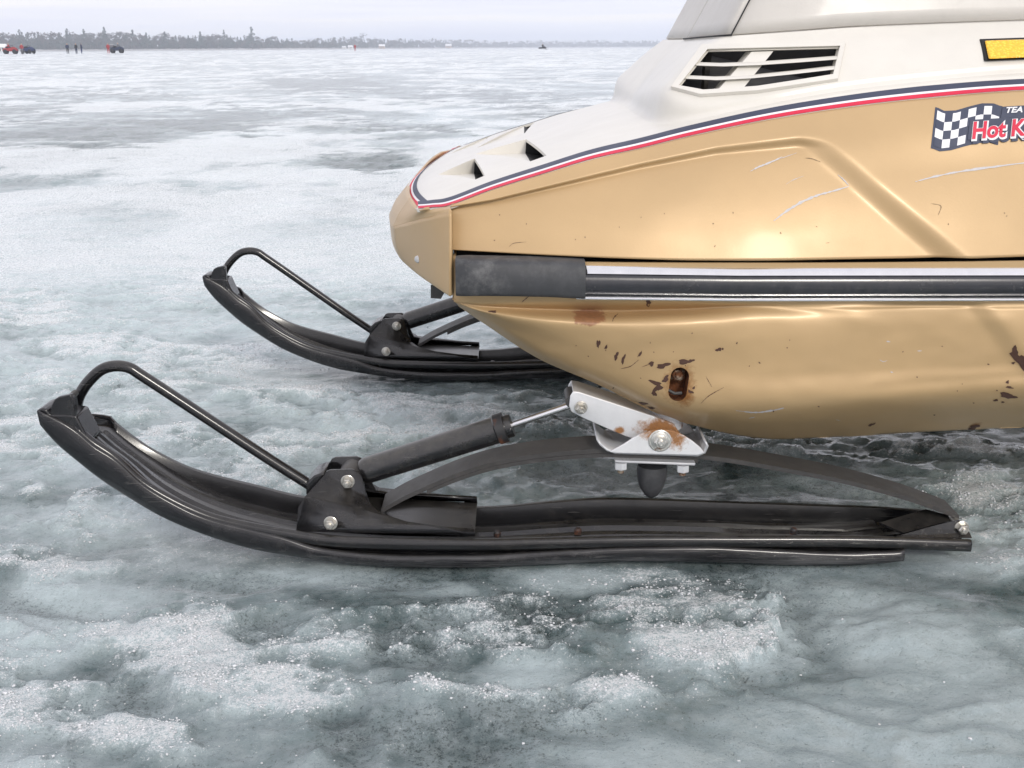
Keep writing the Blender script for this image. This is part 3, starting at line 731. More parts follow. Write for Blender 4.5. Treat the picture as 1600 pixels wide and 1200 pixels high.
# ---- belly pan
BR = [
    [(708, 401, 1.112), (760, 406, 1.102), (850, 409, 1.096), (950, 410.5, 1.093), (1060, 411, 1.092), (1180, 411, 1.092), (1300, 411, 1.092), (1440, 410, 1.092), (1600, 408, 1.092), (1850, 406, 1.092), (2250, 405, 1.092)],
    [(709, 466, 1.108), (760, 468, 1.102), (850, 470, 1.099), (950, 470, 1.097), (1060, 470, 1.096), (1180, 470, 1.095), (1300, 470, 1.094), (1440, 470, 1.093), (1600, 469, 1.093), (1850, 468, 1.093), (2250, 467, 1.093)],
    [(710, 470, 1.110), (758, 478, 1.110), (850, 483, 1.115), (950, 486, 1.117), (1060, 484, 1.112), (1180, 479, 1.099), (1300, 486, 1.092), (1440, 486, 1.090), (1600, 486, 1.090), (1850, 485, 1.090), (2250, 485, 1.090)],
    [(712, 473, 1.112), (758, 487, 1.106), (849, 501, 1.094), (948, 508, 1.090), (1058, 507, 1.087), (1180, 506, 1.089), (1300, 512, 1.088), (1440, 512, 1.088), (1600, 512, 1.088), (1850, 512, 1.088), (2250, 512, 1.088)],
    [(714, 475, 1.118), (757, 493, 1.117), (846, 532, 1.111), (942, 558, 1.104), (1055, 575, 1.095), (1180, 580, 1.090), (1300, 580, 1.089), (1440, 575, 1.090), (1600, 570, 1.090), (1850, 565, 1.09), (2250, 562, 1.09)],
    [(715, 476, 1.126), (757, 498, 1.128), (844, 551, 1.128), (938, 590, 1.122), (1050, 633, 1.108), (1180, 642, 1.099), (1300, 637, 1.097), (1440, 624, 1.098), (1600, 617, 1.098), (1850, 612, 1.098), (2250, 610, 1.098)],
    [(716, 478, 1.150), (757, 506, 1.155), (839, 559, 1.160), (931, 599, 1.155), (1046, 653, 1.158), (1180, 684, 1.185), (1300, 683, 1.190), (1440, 675, 1.190), (1600, 668, 1.190), (1850, 662, 1.19), (2250, 660, 1.19)]]
br = [rail(r) for r in BR]
bv = loft(br, 240, 96, (0, -1, 0))
P = np.array(bv[0]); px, py = project(P)
P[:, 1] += .0030 * fbm(P[:, 0] * 9, P[:, 2] * 15, 3, 12) * sstep(470, 490, py)
P[:, 1] += .0012 * np.exp(-(((py - 620 + (px - 1200) * .07) / 9) ** 2)) * sstep(1280, 1420, px) - .0008 * np.exp(-(((py - 600 + (px - 1200) * .05) / 14) ** 2)) * sstep(1250, 1400, px)
P[:, 1] += .0022 * np.exp(-(((px - 1130) / 60) ** 2 + ((py - 560) / 26) ** 2)) + .0016 * np.exp(-(((px - 1040) / 50) ** 2 + ((py - 540) / 16) ** 2))
d = ((px - 1523) * (600 - 470) - (py - 470) * (1625 - 1523)) / math.hypot(130, 102)
P[:, 1] += .006 * (1 - sstep(-16, 16, d)) * sstep(1330, 1440, px) * sstep(466, 482, py) * (1 - sstep(590, 640, py))
bv = ([tuple(p) for p in P], bv[1])
inner = [[(p[0], p[1], p[2]) for p in br[6]], [(p[0] + .02, p[1] + .10, p[2] + .004) for p in br[6]], [(p[0] + .03, YC, p[2] + .004) for p in br[6]]]
bv2 = loft(inner, 240, 10, (0, 0, -1))
fr = [[br[k][0] for k in range(7)], [(br[k][0][0] - .01, YC, br[k][0][2]) for k in range(7)]]
bv3 = loft(fr, 40, 6, (-1, 0, 0))
belly = mesh('belly_pan', merge(bv, bv2, bv3, mirror_vf(bv), mirror_vf(bv2), mirror_vf(bv3)), [M['goldbelly'], M['gold'], M['dark']], sled, 0)
bm = bmesh.new(); bm.from_mesh(belly.data); bmesh.ops.remove_doubles(bm, verts=bm.verts, dist=.0004); bm.to_mesh(belly.data); bm.free()
belly_bvh = bvh_of(belly)
solidify(belly, .003)
def stadium(cx, cy, wd, ln, ang, n=10):
    out = []
    for k in range(2 * n):
        a_ = math.pi * (k + .5) / n; r_ = wd / 2; dy = (ln / 2 - r_) * (1 if math.sin(a_) > 0 else -1)
        x, y = r_ * math.cos(a_), r_ * math.sin(a_) + dy
        c, s_ = math.cos(R(ang)), math.sin(R(ang)); out.append((cx + x * c - y * s_, cy + x * s_ + y * c))
    return out
q_ = on_surface(belly_bvh, 1062, 600, 0); q2_ = on_surface(belly_bvh, 1071, 618, 0); q3_ = on_surface(belly_bvh, 1524, 664, 0)
rust_near(M['goldbelly'], [(q_, .030, (.85, 2, 1.25)), (q2_, .020, (.7, 2, 1.3)), (q3_, .012, (.8, 2, 1))], .25, .75, (.40, .16, .035), .95)
q4_ = on_surface(belly_bvh, 921, 497, 0)
rust_near(M['goldbelly'], [(q4_, .026, (1, 3, .38))], .30, .42, (.42, .18, .085), .85)
slot = stadium(1060.5, 600.5, 29, 53, 9)
sp_ = surf(belly_bvh, slot)
n_ = len(sp_)
V = [p + Vector((0, -.02, 0)) for p in sp_] + [p + Vector((0, .012, 0)) for p in sp_]
ring = [(i, (i+1) % n_, (i+1) % n_+n_, i+n_) for i in range(n_)]
cut(belly, orient_closed(V, [tuple(range(n_)), tuple(range(2*n_-1, n_-1, -1))] + ring))
apply_mods(belly)
for c in cut.n: bpy.data.objects.remove(c)
cut.n.clear()
belly.data.polygons.foreach_set('use_smooth', [True] * len(belly.data.polygons)); belly.data.set_sharp_from_angle(angle=R(50))
tag(belly, 'dented gold belly pan with rust spots and chipped paint')
V = [p + Vector((0, .0005, 0)) for p in sp_] + [p + Vector((0, .022, 0)) for p in sp_]
pk = mesh('slot_pocket', orient((V, ring + [tuple(range(n_, 2*n_))]), (0, -1, 0)), M['rust'], belly, 30)
c = on_surface(belly_bvh, 1061, 592, 0)
def bolt_vf(c, axis, r, washer=True, h=.006):
    A = Vector(axis).normalized()
    out = lathe_vf(c, A, [(0, r * 1.42), (.0012, r * 1.42), (.0016, r * 1.30)], 22) if washer else ([], [])
    out = merge(out, lathe_vf(c + A * .0016, A, [(0, r * 1.06), (h * 1.05, r * 1.06), (h * 1.25, r * .86)], 6), lathe_vf(c + A * (h * 1.25 + .001), A, [(0, r * .52), (.003, r * .52), (.004, r * .38)], 12))
    return out
mesh('slot_bolt', bolt_vf(c + Vector((0, .017, .001)), (0, -1, .1), .0062), M['rustbolt'], belly, 30)
mesh('slot_clip', tube_vf([on_surface(belly_bvh, x, y, 0) + Vector((0, .005, 0)) for x, y in ((1044, 611), (1055, 617), (1067, 616))], .0018, 8), M['spring'], belly, 60)

# ---- side bumper: chrome rail with black insert and a rubber end boot
def extr_profile(prof, pxs, y_mid, Y0, scale):
    """profile (out, down) in metres swept along X"""
    G = []
    for x in pxs:
        p = at(x, y_mid(x), Y0)
        G.append([(p.x, Y0 - o_, p.z - d_) for o_, d_ in prof])
    return G
def ymid(x): return np.interp(x, [700, 910, 1150, 1600, 2250], [436, 439, 442, 441.5, 440])
xs_ = np.linspace(900, 2240, 60)
chro = [(-.002, -.0174), (.0022, -.0172), (.0040, -.0164), (.0072, -.0134), (.0092, -.0106), (.0099, -.0096), (.0090, -.0092)]
ob = mesh('bumper_rail', orient(grid_vf(extr_profile(chro, xs_, ymid, 1.096, 1)), (0, -1, 0)), M['chrome'], sled, 50); solidify(ob, .001)
chro2 = [(.0060, .0112), (.0076, .0118), (.0110, .0158), (.0108, .0168), (.0085, .0175), (-.002, .0177)]
ob2 = mesh('lower_trim', orient(grid_vf(extr_profile(chro2, xs_, ymid, 1.096, 1)), (0, -1, 0)), M['chrome'], ob, 50)
ins = [(.006, -.0097), (.0088, -.0095), (.0118, -.006), (.0130, .000), (.0122, .006), (.0092, .0116), (.006, .0118)]
mesh('rubber_insert', orient(grid_vf(extr_profile(ins, xs_, ymid, 1.096, 1)), (0, -1, 0)), M['insert'], ob, 60)
boot_t = [(712, 404), (716, 402.5), (760, 403.5), (850, 404.5), (909, 406.5), (911, 408)]
boot_b = [(713, 461), (717, 463), (760, 462.5), (850, 464), (909, 467), (911, 466)]
rows = []
for (xa, ya), (xb, yb) in zip(crom(boot_t, 30), crom(boot_b, 30)):
    prof = []
    for f, o_ in ((0, -.012), (0, .004), (.05, .0125), (.13, .0155), (.5, .0165), (.86, .0155), (.95, .0125), (1, .004), (1, -.012)):
        x, y = xa + (xb - xa) * f, ya + (yb - ya) * f
        k = min(1, (xa - 709) / 22)
        p = at(x, y, 1.096 - .004); prof.append((p.x, 1.096 - o_ * (.55 + .45 * k), p.z))
    rows.append(prof)
bt = grid_vf(rows); m_ = 9
bt[1].append(tuple(range(m_))); bt[1].append(tuple(range(29 * m_, 30 * m_))[::-1])
boot = mesh('bumper_boot', orient_closed(*bt), M['rubber'], sled, 45)
# ---- amber reflector
def slab(name, poly, o0, o1, mat, parent):
    A = [on_surface(cowl_bvh, x, y, 0) for x, y in poly]; n = len(A)
    V = [p + Vector((0, -o0, 0)) for p in A] + [p + Vector((0, -o1, 0)) for p in A]
    return mesh(name, orient_closed(V, [tuple(range(n)), tuple(range(2*n-1, n-1, -1))] + [(i, (i+1) % n, (i+1) % n+n, i+n) for i in range(n)]), mat, parent, 30)
rf = slab('side_reflector', [(1530, 61), (1660, 56.5), (1660, 90), (1537, 95)], .004, -.004, M['dark'], sled); bevel(rf, .001)
ll = slab('amber_lens', [(1535, 63.5), (1656, 59.5), (1656, 87), (1541, 92)], .0085, .0042, M['amber'], rf); bevel(ll, .0015)

# ---- decal and wear, laid on the paint
def flat_poly(bvh, poly, eps):
    V = [on_surface(bvh, x, y, eps) for x, y in poly]
    if any(v is None for v in V): return [], []
    return orient((V, [tuple(range(len(V)))]), (0, -1, 0))
def fl(u, v):                                        # waving flag: u 0..1 along, v 0..1 down
    top = np.interp(u, [0, .12, .3, .5, .7, .88, 1], [170.5, 176.5, 175.5, 169.5, 164.5, 164.5, 169])
    bot = np.interp(u, [0, .12, .3, .5, .7, .88, 1], [229, 234, 232, 226, 221, 220, 224])
    x = 1463 + 101 * u - 6.5 * v
    return x, top + (bot - top) * v
def flag_quad(u0, u1, v0, v1, eps, nn=3):
    G = [[on_surface(hood_bvh, *fl(u0 + (u1-u0)*i/nn, v0 + (v1-v0)*j/nn), eps) for j in range(nn+1)] for i in range(nn+1)]
    return orient(grid_vf(G), (0, -1, 0))
GB = [[on_surface(hood_bvh, *fl(u, v), .0004) for v in np.linspace(-.05, 1.05, 6)] for u in np.linspace(-.02, 1.02, 24)]
decal = mesh('flag_decal', orient(grid_vf(GB), (0, -1, 0)), M['navy'], hside, 60)
tag(decal, 'racing flag sticker with Hot K lettering')
chk_w, chk_b = ([], []), ([], [])
ncol, nrow = 8, 4
for i in range(ncol):
    for j in range(nrow):
        if i >= 4 and j >= 2: continue
        q = flag_quad(.015 + .97 * i / ncol, .015 + .97 * (i + 1) / ncol, .03 + .94 * j / nrow, .03 + .94 * (j + 1) / nrow, .0008)
        if (i + j) % 2 == 0: chk_w = merge(chk_w, q)
        else: chk_b = merge(chk_b, q)
mesh('white_checks', chk_w, M['vinyl'], hside, 60); mesh('blue_checks', chk_b, M['navy'], hside, 60)
def quadmesh(x0, x1, yt, yb, eps, skew=0, nx=10):
    G = [[on_surface(hood_bvh, x + skew * (1 - f), (yt(x) + (yb(x) - yt(x)) * f), eps) for f in np.linspace(0, 1, 4)] for x in np.linspace(x0, x1, nx)]
    return orient(grid_vf(G), (0, -1, 0))
sl_ = lambda y0: (lambda x: y0 - .06 * (x - 1512))
mesh('decal_panel', merge(quadmesh(1511, 1680, sl_(188), sl_(219), .0012, 4), quadmesh(1563, 1680, sl_(170.5), sl_(188), .0011, 3)), M['navy'], hside, 60)
def text_part(name, body, px, py, hpx, mat, eps, shear=.2, bold=0., slope=-.06, spread=1.0, dx=0, dy=0, wx=1.0):
    cu = bpy.data.curves.new('txt', 'FONT'); cu.body = body; cu.size = 1.0; cu.shear = shear; cu.offset = bold; cu.resolution_u = 4; cu.space_character = spread
    ob = bpy.data.objects.new('txt', cu); COL.objects.link(ob)
    bpy.context.view_layer.update()
    me = bpy.data.meshes.new_from_object(ob.evaluated_get(bpy.context.evaluated_depsgraph_get())); bpy.data.objects.remove(ob)
    bm = bmesh.new(); bm.from_mesh(me)
    bmesh.ops.triangulate(bm, faces=bm.faces)
    for v in bm.verts:
        sx = px + dx + v.co.x * hpx / .70 * wx; sy = py + dy - v.co.y * hpx / .70 + slope * (sx - px)
        q = on_surface(hood_bvh, sx, sy, eps); v.co = q if q else Vector((5, 5, -5))
    bm.to_mesh(me); bm.free(); me.update()
    return link_mesh(name, me, mat, hside, 0)
text_part('team_lettering', 'TEA', 1569, 177.5, 8.5, M['vinyl'], .0018, .3, .03, -.05, 1.0, wx=1.25)
text_part('lettering_shadow', 'Hot Kn', 1517, 219.5, 25, M['navy'], .0016, .12, .10, -.07, .98, 2.5, 3, wx=.92)
text_part('lettering_outline', 'Hot Kn', 1516, 218, 25, M['vinyl'], .0020, .12, .085, -.07, .98, 0.8, .8, wx=.92)
text_part('hot_lettering', 'Hot Kn', 1516, 217.5, 25, M['red'], .0024, .12, .03, -.07, .98, wx=.92)
text_part('small_lettering', 'O', 1594, 219, 5, M['vinyl'], .0022, .2, .03, -.05)

def streak(bvh, pts, wd, eps=.0004, seed=0):
    """a scratch: ribbon along photo points with ragged width"""
    r_ = random.Random(seed); Q = crom(pts, max(6, len(pts) * 6)); L_, Rr = [], []
    n = len(Q)
    for i in range(n):
        t = Q[min(i+1, n-1)] - Q[max(i-1, 0)]; t = t / (np.linalg.norm(t) + 1e-6); nn = np.array([-t[1], t[0]])
        h = wd * (.3 + .7 * math.sin(math.pi * (i + .3) / n)) * r_.uniform(.35, 1.1) / 2
        L_.append(on_surface(bvh, *(Q[i] + nn * h), eps)); Rr.append(on_surface(bvh, *(Q[i] - nn * h * r_.uniform(.5, 1.1)), eps))
    if any(v is None for v in L_ + Rr): return [], []
    return orient(grid_vf([[a_, b_] for a_, b_ in zip(L_, Rr)]), (0, -1, 0))
def chip(bvh, cx, cy, rx, ry, ang, seed, eps=.0004):
    r_ = random.Random(seed); n = 16; pts = []; ph = [r_.uniform(0, 6.28) for _ in range(4)]
    for k in range(n):
        a_ = 2 * math.pi * k / n; f = 1 + .24 * math.sin(2 * a_ + ph[0]) + .2 * math.sin(3 * a_ + ph[1]) + .14 * math.sin(5 * a_ + ph[2]) + r_.uniform(-.1, .1)
        x, y = rx * f * math.cos(a_), ry * f * math.sin(a_); c, s_ = math.cos(R(ang)), math.sin(R(ang)); pts.append((cx + x * c - y * s_, cy + x * s_ + y * c))
    c0 = on_surface(bvh, cx, cy, eps); V = [on_surface(bvh, x, y, eps) for x, y in pts]
    if c0 is None or any(v is None for v in V): return [], []
    return orient((V + [c0], [(i, (i + 1) % n, n) for i in range(n)]), (0, -1, 0))
sc = ([], [])
for k, (pts, wd) in enumerate([([(1209, 345), (1226, 332), (1250, 317), (1275, 306), (1300, 299), (1327, 291)], 5), ([(1326, 290), (1318, 281), (1309, 273)], 3), ([(1430, 284), (1460, 276), (1500, 268), (1550, 261), (1605, 254)], 4.5),
        ([(1172, 268), (1185, 261), (1203, 254), (1222, 245)], 3.5), ([(1203, 254), (1225, 246), (1245, 239)], 1.2), ([(703, 360), (712, 368), (716, 371)], 4), ([(716, 371), (725, 384), (740, 396)], 1.6), ([(1228, 288), (1240, 281), (1256, 275)], 1.3)]):
    sc = merge(sc, streak(hood_bvh, pts, wd, seed=k))
tag(mesh('scratches', sc, M['scuff'], hside, 60), kind='stuff')
sc = ([], [])
for k, (pts, wd) in enumerate([([(795, 386), (803, 380), (822, 378)], 1.2), ([(1258, 247), (1268, 248), (1282, 253)], 1.5), ([(1455, 318), (1470, 322), (1466, 336)], 1.4), ([(1290, 380), (1296, 379)], 1)]):
    sc = merge(sc, streak(hood_bvh, pts, wd, seed=k + 40))
for k in range(16): sc = merge(sc, chip(hood_bvh, random.uniform(720, 1590), random.uniform(330, 395), random.uniform(.6, 1.4), random.uniform(.5, 1.0), random.uniform(0, 180), k + 900))
tag(mesh('paint_nicks', sc, M['nick'], hside, 60), kind='stuff')
sc = ([], [])
CH = [(935, 537, 2.4, 7, 8), (947, 542, 1.6, 4, 25), (963, 556, 3, 6, 10), (974, 561, 2.6, 6.5, 20), (1000, 553, 1.5, 6, 30), (1018, 568, 3, 5, 40), (1036, 571, 10, 4, -8), (1069, 565, 9, 4, 12), (1081, 563, 4, 2, 10),
      (1040, 592, 6, 4, -35), (1024, 598, 8, 4, 20), (1028, 606, 7, 5, -40), (1022, 614, 4, 4, 0), (1079, 612, 4, 2.5, 30), (1084, 606, 2, 2, 0), (1123, 546, 4, 3, -25), (1129, 545, 2, 1.5, 0), (1013, 473, 4.5, 4, 40), (770, 487, 5, 2, 0),
      (1575, 618, 13, 4, 4), (1577, 605, 6, 1.7, 2), (1574, 597, 3, 2, 0), (1556, 625, 3, 2, 0), (1567, 628, 3, 1, 0), (1583, 567, 3, 1.6, 10), (1544, 569, 1.4, 1.2, 0), (1526, 660, 4, 9, 12), (1522, 667, 9, 3, -8), (1362, 663, 6, 1.8, -28), (1596, 565, 7, 22, -38), (1586, 548, 5, 7, -30), (1005, 630, 7, 2, 15), (1018, 637, 5, 1.6, 20)]
for k, (cx, cy, rx, ry, an) in enumerate(CH): sc = merge(sc, chip(belly_bvh, cx, cy, rx, ry, an, k + 3))
for k, (pts, wd) in enumerate([([(815, 472), (821, 467), (826, 463)], 2), ([(957, 503), (959, 497), (966, 490)], 2), ([(970, 576), (985, 572), (998, 562)], 1.4), ([(1095, 630), (1108, 618), (1131, 605)], 1.3), ([(1103, 588), (1112, 604)], 1), ([(1003, 573), (1022, 566)], 1.2)]):
    sc = merge(sc, streak(belly_bvh, pts, wd, seed=k + 70))
for k in range(26): sc = merge(sc, chip(belly_bvh, random.uniform(900, 1590), random.uniform(520, 650), random.uniform(.6, 1.5), random.uniform(.5, 1.2), random.uniform(0, 180), k + 500))
tag(mesh('chipped_paint', sc, M['chip'], belly, 60), kind='stuff')
sc = ([], [])
for k, (pts, wd) in enumerate([([(1150, 641), (1180, 644), (1205, 641), (1225, 637)], 3.5), ([(1170, 653), (1180, 651)], 2), ([(1386, 563), (1380, 565), (1374, 562)], 2), ([(1395, 582), (1391, 581)], 2.5), ([(1306, 655), (1313, 657)], 1.5), ([(1385, 533), (1391, 534)], 3), ([(1433, 548), (1440, 548)], 2)]):
    sc = merge(sc, streak(belly_bvh, pts, wd, seed=k + 140))
tag(mesh('pale_scuffs', sc, M['scuff'], belly, 60), kind='stuff')

# ------------------------------------------------------------------ front suspension: ski with its fittings
def prof_fn(pts, Y):
    P = sorted([(at(x, y, Y).x, at(x, y, Y).z) for x, y in pts]); X_ = np.array([p[0] for p in P]); Z_ = np.array([p[1] for p in P])
    dense = crom(list(zip(X_, Z_)), 400)
    return lambda x: float(np.interp(x, dense[:, 0], dense[:, 1]))
AX = 1.170
zL = prof_fn([(108, 655), (121, 664), (147, 687), (180, 709), (222, 747), (267, 775), (319, 799), (365, 812), (440, 826), (537, 839), (719, 843), (860, 841), (1000, 838), (1157, 838), (1300, 838), (1404, 840), (1520, 844)], 1.116)
zF = prof_fn([(120, 640), (134, 637), (150, 641), (170, 653), (209, 683), (241, 704), (287, 727), (332, 742), (397, 758), (472, 776), (560, 786), (632, 791), (765, 792), (862, 784), (960, 779), (1157, 785), (1285, 789.5), (1357, 792), (1446, 798), (1497, 803)], 1.224)
zT = prof_fn([(58, 642), (80, 652), (100, 662), (121, 676), (147, 698), (180, 719), (222, 757), (267, 785), (319, 809), (381, 826), (440, 840), (505, 859), (602, 869), (700, 870), (765, 869), (860, 863), (960, 858), (1000, 857), (1100, 856), (1200, 860), (1300, 865), (1400, 863), (1414, 860)], 1.109)
zB = prof_fn([(56, 652), (75, 676), (100, 703), (150, 745), (200, 778), (260, 812), (330, 840), (400, 860), (480, 873), (537, 880), (600, 885), (667, 887), (758, 887), (860, 882), (960, 878), (1050, 878), (1150, 880), (1250, 884), (1350, 882), (1414, 876)], 1.114)
xa, xb = at(118, 660, 1.116).x, at(1517, 845, 1.116).x
rows = []
for x in np.linspace(xa, xb, 190):
    zl, zf = zL(x), zF(x)
    tipf = sstep(-.50, -.30, x); d = .013 + .013 * float(tipf)
    if x > .40: d = max(.008, .026 - (x - .40) * .15)
    zn, zr = zl - d, zf - d
    tz = lambda Y: zn + (zr - zn) * (Y - 1.127) / (1.213 - 1.127)
    rb = .005 if x < .25 else .004
    sec = [(1.1135, zl - .0125), (1.1125, zl - .009), (1.1125, zl - .003), (1.115, zl), (1.1185, zl - .0008), (1.1215, zl - d * .45), (1.1235, zn + .003), (1.1275, tz(1.1275)),
           (1.139, tz(1.139)), (1.143, tz(1.143) + rb), (1.150, tz(1.15) + rb), (1.154, tz(1.154)), (1.162, tz(1.162)), (1.166, tz(1.166) + rb), (1.175, tz(1.175) + rb), (1.179, tz(1.179)), (1.187, tz(1.187)), (1.191, tz(1.191) + rb), (1.198, tz(1.198) + rb), (1.202, tz(1.202)),
           (1.2125, tz(1.2125)), (1.2165, zr + .003), (1.2185, zf - d * .45), (1.2215, zf - .0008), (1.225, zf), (1.2275, zf - .003), (1.2275, zf - .009), (1.2265, zf - .0125)]
    rows.append([(x, yy, zz) for yy, zz in sec])
ski = mesh('ski', orient(grid_vf(rows), (0, 0, 1)), M['black'], sled, 180)
def crease(o, m, cols):
    me = o.data; sh = np.zeros(len(me.edges), bool)
    for e_ in me.edges:
        a_, b_ = e_.vertices
        if abs(a_ - b_) == m and a_ % m in cols: sh[e_.index] = True
    at2 = me.attributes.get('sharp_edge') or me.attributes.new('sharp_edge', 'BOOLEAN', 'EDGE'); at2.data.foreach_set('value', sh)
crease(ski, 28, {4, 6, 7, 8, 9, 10, 11, 12, 13, 14, 15, 16, 17, 18, 19, 20, 21, 23}); solidify(ski, .0018, 0)
tag(ski, 'nearer black ski')
xa2, xb2 = at(62, 660, 1.11).x, at(1413, 868, 1.11).x
rows = []
for x in np.linspace(xa2, xb2, 200):
    zt, zb = zT(x), zB(x); zt = max(zt, zb + .012)
    zt2 = min(max(zF(x) - .007, zb + .01), zt + .004) if x > xa else zb + .016
    edge = .0012 * math.sin(x * 60) + .0008 * math.sin(x * 143)
    zk = zb - .0005
    sec = [(1.1175, zt - .0015), (1.115, zt - .0002), (1.1125, zt), (1.1102, zt - .0006), (1.1092, zt - .0025), (1.1082 + edge * .4, zt - .35 * (zt - zb)), (1.1085, zb + .45 * (zt - zb)), (1.1105, zb + .12 * (zt - zb)), (1.115, zb), (1.13, zb + .0015), (1.160, zb + .0015), (1.164, zk - .003), (1.176, zk - .003), (1.180, zb + .0015),
           (1.21, zb + .0015), (1.225, zb), (1.2295, zb + .12 * (zt2 - zb)), (1.2318, zb + .5 * (zt2 - zb)), (1.2305, zt2 - .001), (1.2265, zt2), (1.2225, zt2 - .002)]
    kt = .38 + .62 * float(sstep(at(62, 660, 1.11).x, at(120, 660, 1.11).x, x))
    rows.append([(x, 1.109 + (yy - 1.109) * kt, zz) for yy, zz in sec])
skin = mesh('ski_skin', orient(grid_vf(rows), (0, 0, -1)), M['skin'], ski, 180); solidify(skin, .003)
# tip block with two lugs
o = mesh('ski_tip', prism_vf([(56, 642), (64, 638), (73, 640), (78, 648), (100, 648), (119, 650), (128, 668), (140, 690), (132, 708), (104, 694), (80, 676), (60, 658)], 1.1125, 1.148), M['plastic'], ski, 30); bevel(o, .002, 3)
o = mesh('tip_lug', prism_vf([(76, 649), (80, 633), (85, 624), (93, 620), (110, 616.5), (114, 622), (118, 651)], 1.1135, 1.121), M['plastic'], ski, 30); bevel(o, .0012)
o = mesh('tip_lug', prism_vf([(90, 649), (92, 628), (98, 622), (110, 616.5), (117, 620), (122, 651)], 1.140, 1.147), M['plastic'], ski, 30); bevel(o, .0012)
mesh('lug_pin', cyl_vf(at(106, 623, 1.121), at(106, 623, 1.121) + Vector((0, .022, 0)), .0035), M['spring'], ski, 40)
# grab loop
path = [(129, 668), (123, 652), (120, 637), (123, 621), (133, 603), (147, 587), (160, 577), (174, 572.5), (190, 572), (205, 576), (219, 585), (262, 613), (350, 671), (420, 717), (488, 760)]
loopP = [at(x, y, AX) for x, y in path]
mesh('grab_handle', tube_vf([Vector(p) for p in crom(loopP, 90)], .0064, 18), M['black'], ski, 60)
# shock tower bracket: splayed side plates on a channel
def tower(side):
    s_ = lambda Yo: AX + side * (AX - Yo)                 # side=-1 near, +1 far: mirrored about the ski axis
    f = lambda x, y, Yo: (at(x, y, Yo).x, AX + side * (AX - Yo) if side > 0 else Yo, at(x, y, Yo).z)
    g = lambda x, y, Yo: Vector((at(x, y, Yo).x, Yo if side < 0 else 2 * AX - Yo, at(x, y, Yo).z))
    up = [g(507, 742, 1.150), g(510, 736.5, 1.150), (g(516, 734, 1.150)), g(550, 733, 1.150), g(560, 737, 1.150), g(566, 746, 1.150), g(572, 770, 1.150), g(581, 790, 1.149)]
    low = [g(581, 790, 1.149), g(597, 803, 1.140), g(635, 815, 1.130), g(693, 823, 1.126), g(741, 826.5, 1.125), g(742, 837.5, 1.1235), g(724, 838.5, 1.1235), g(720, 833, 1.1235), g(600, 833, 1.122), g(463, 830, 1.120), g(466, 794, 1.130), g(477, 776, 1.138), g(507, 742, 1.150)]
    V = up + low[1:-1]; n = len(up)
    Fc = [tuple(range(n)), (0,) + tuple(range(n - 1, len(V)))]
    return orient((V, [tuple(x) for x in Fc]), (0, side, .2))
tw = mesh('shock_tower', merge(tower(-1), tower(1)), M['black'], ski, 20); solidify(tw, .0035, 0)
p1, p2 = at(600, 806, 1.133), at(738, 828, 1.1245)
fl_ = [Vector((at(480, 822, 1.13).x, 1.126, at(480, 822, 1.126).z)), Vector((at(742, 836, 1.13).x, 1.1265, at(742, 836, 1.1265).z))]
V = [fl_[0], fl_[1], Vector((fl_[1].x, 2*AX-1.1265, fl_[1].z)), Vector((fl_[0].x, 2*AX-1.126, fl_[0].z))]
o = mesh('channel_plate', orient((V, [(0, 1, 2, 3)]), (0, 0, 1)), M['black'], ski, 0); solidify(o, .003, 0)
mesh('cross_pin', cyl_vf(at(543, 752, 1.150), at(543, 752, 1.150) + Vector((0, .045, 0)), .006), M['spring'], ski, 40)
mesh('tower_bolt', bolt_vf(at(543.5, 752, 1.1480), (0, -1, 0), .0056), M['bolt'], ski, 30)
mesh('tower_bolt', bolt_vf(at(517, 817, 1.1215), (-.1, -1, .1), .0056), M['bolt'], ski, 30)
o = mesh('handle_foot', prism_vf([(478, 756), (490, 744), (505, 738), (509, 742), (492, 762), (478, 775)], 1.152, 1.188), M['black'], ski, 30); bevel(o, .003)
# shock absorber
pA, pB = at(549, 742.5, AX), at(800, 664, AX); ax = (pB - pA).normalized()
L_ = (pB - pA).length
shock = mesh('shock_absorber', lathe_vf(pA, ax, [(.012, .008), (.014, .0135), (.018, .0152), (.022, .0155), (L_ - .020, .0158), (L_ - .0185, .0172), (L_ - .008, .0172), (L_ - .0075, .0135), (L_ - .002, .0135), (L_, .0132), (L_ + .0005, .005)], 30), M['shock'], sled, 40)
tag(shock, 'dusty black shock absorber of the nearer ski')
mesh('shock_eye', lathe_vf(pA + Vector((0, -.016, 0)), (0, 1, 0), [(0, .013), (.002, .0145), (.03, .0145), (.032, .013)], 24), M['spring'], shock, 40)
mesh('collar', lathe_vf(pB - ax * .0182, ax, [(0, .0168), (0, .0176), (.010, .0176), (.010, .0168)], 30), M['collar'], shock, 40)
pR = at(903, 629, AX)
mesh('piston_rod', lathe_vf(pB - ax * .002, pR - pB, [(0, .0037), ((pR - pB).length, .0040)], 18), M['rod'], shock, 60)
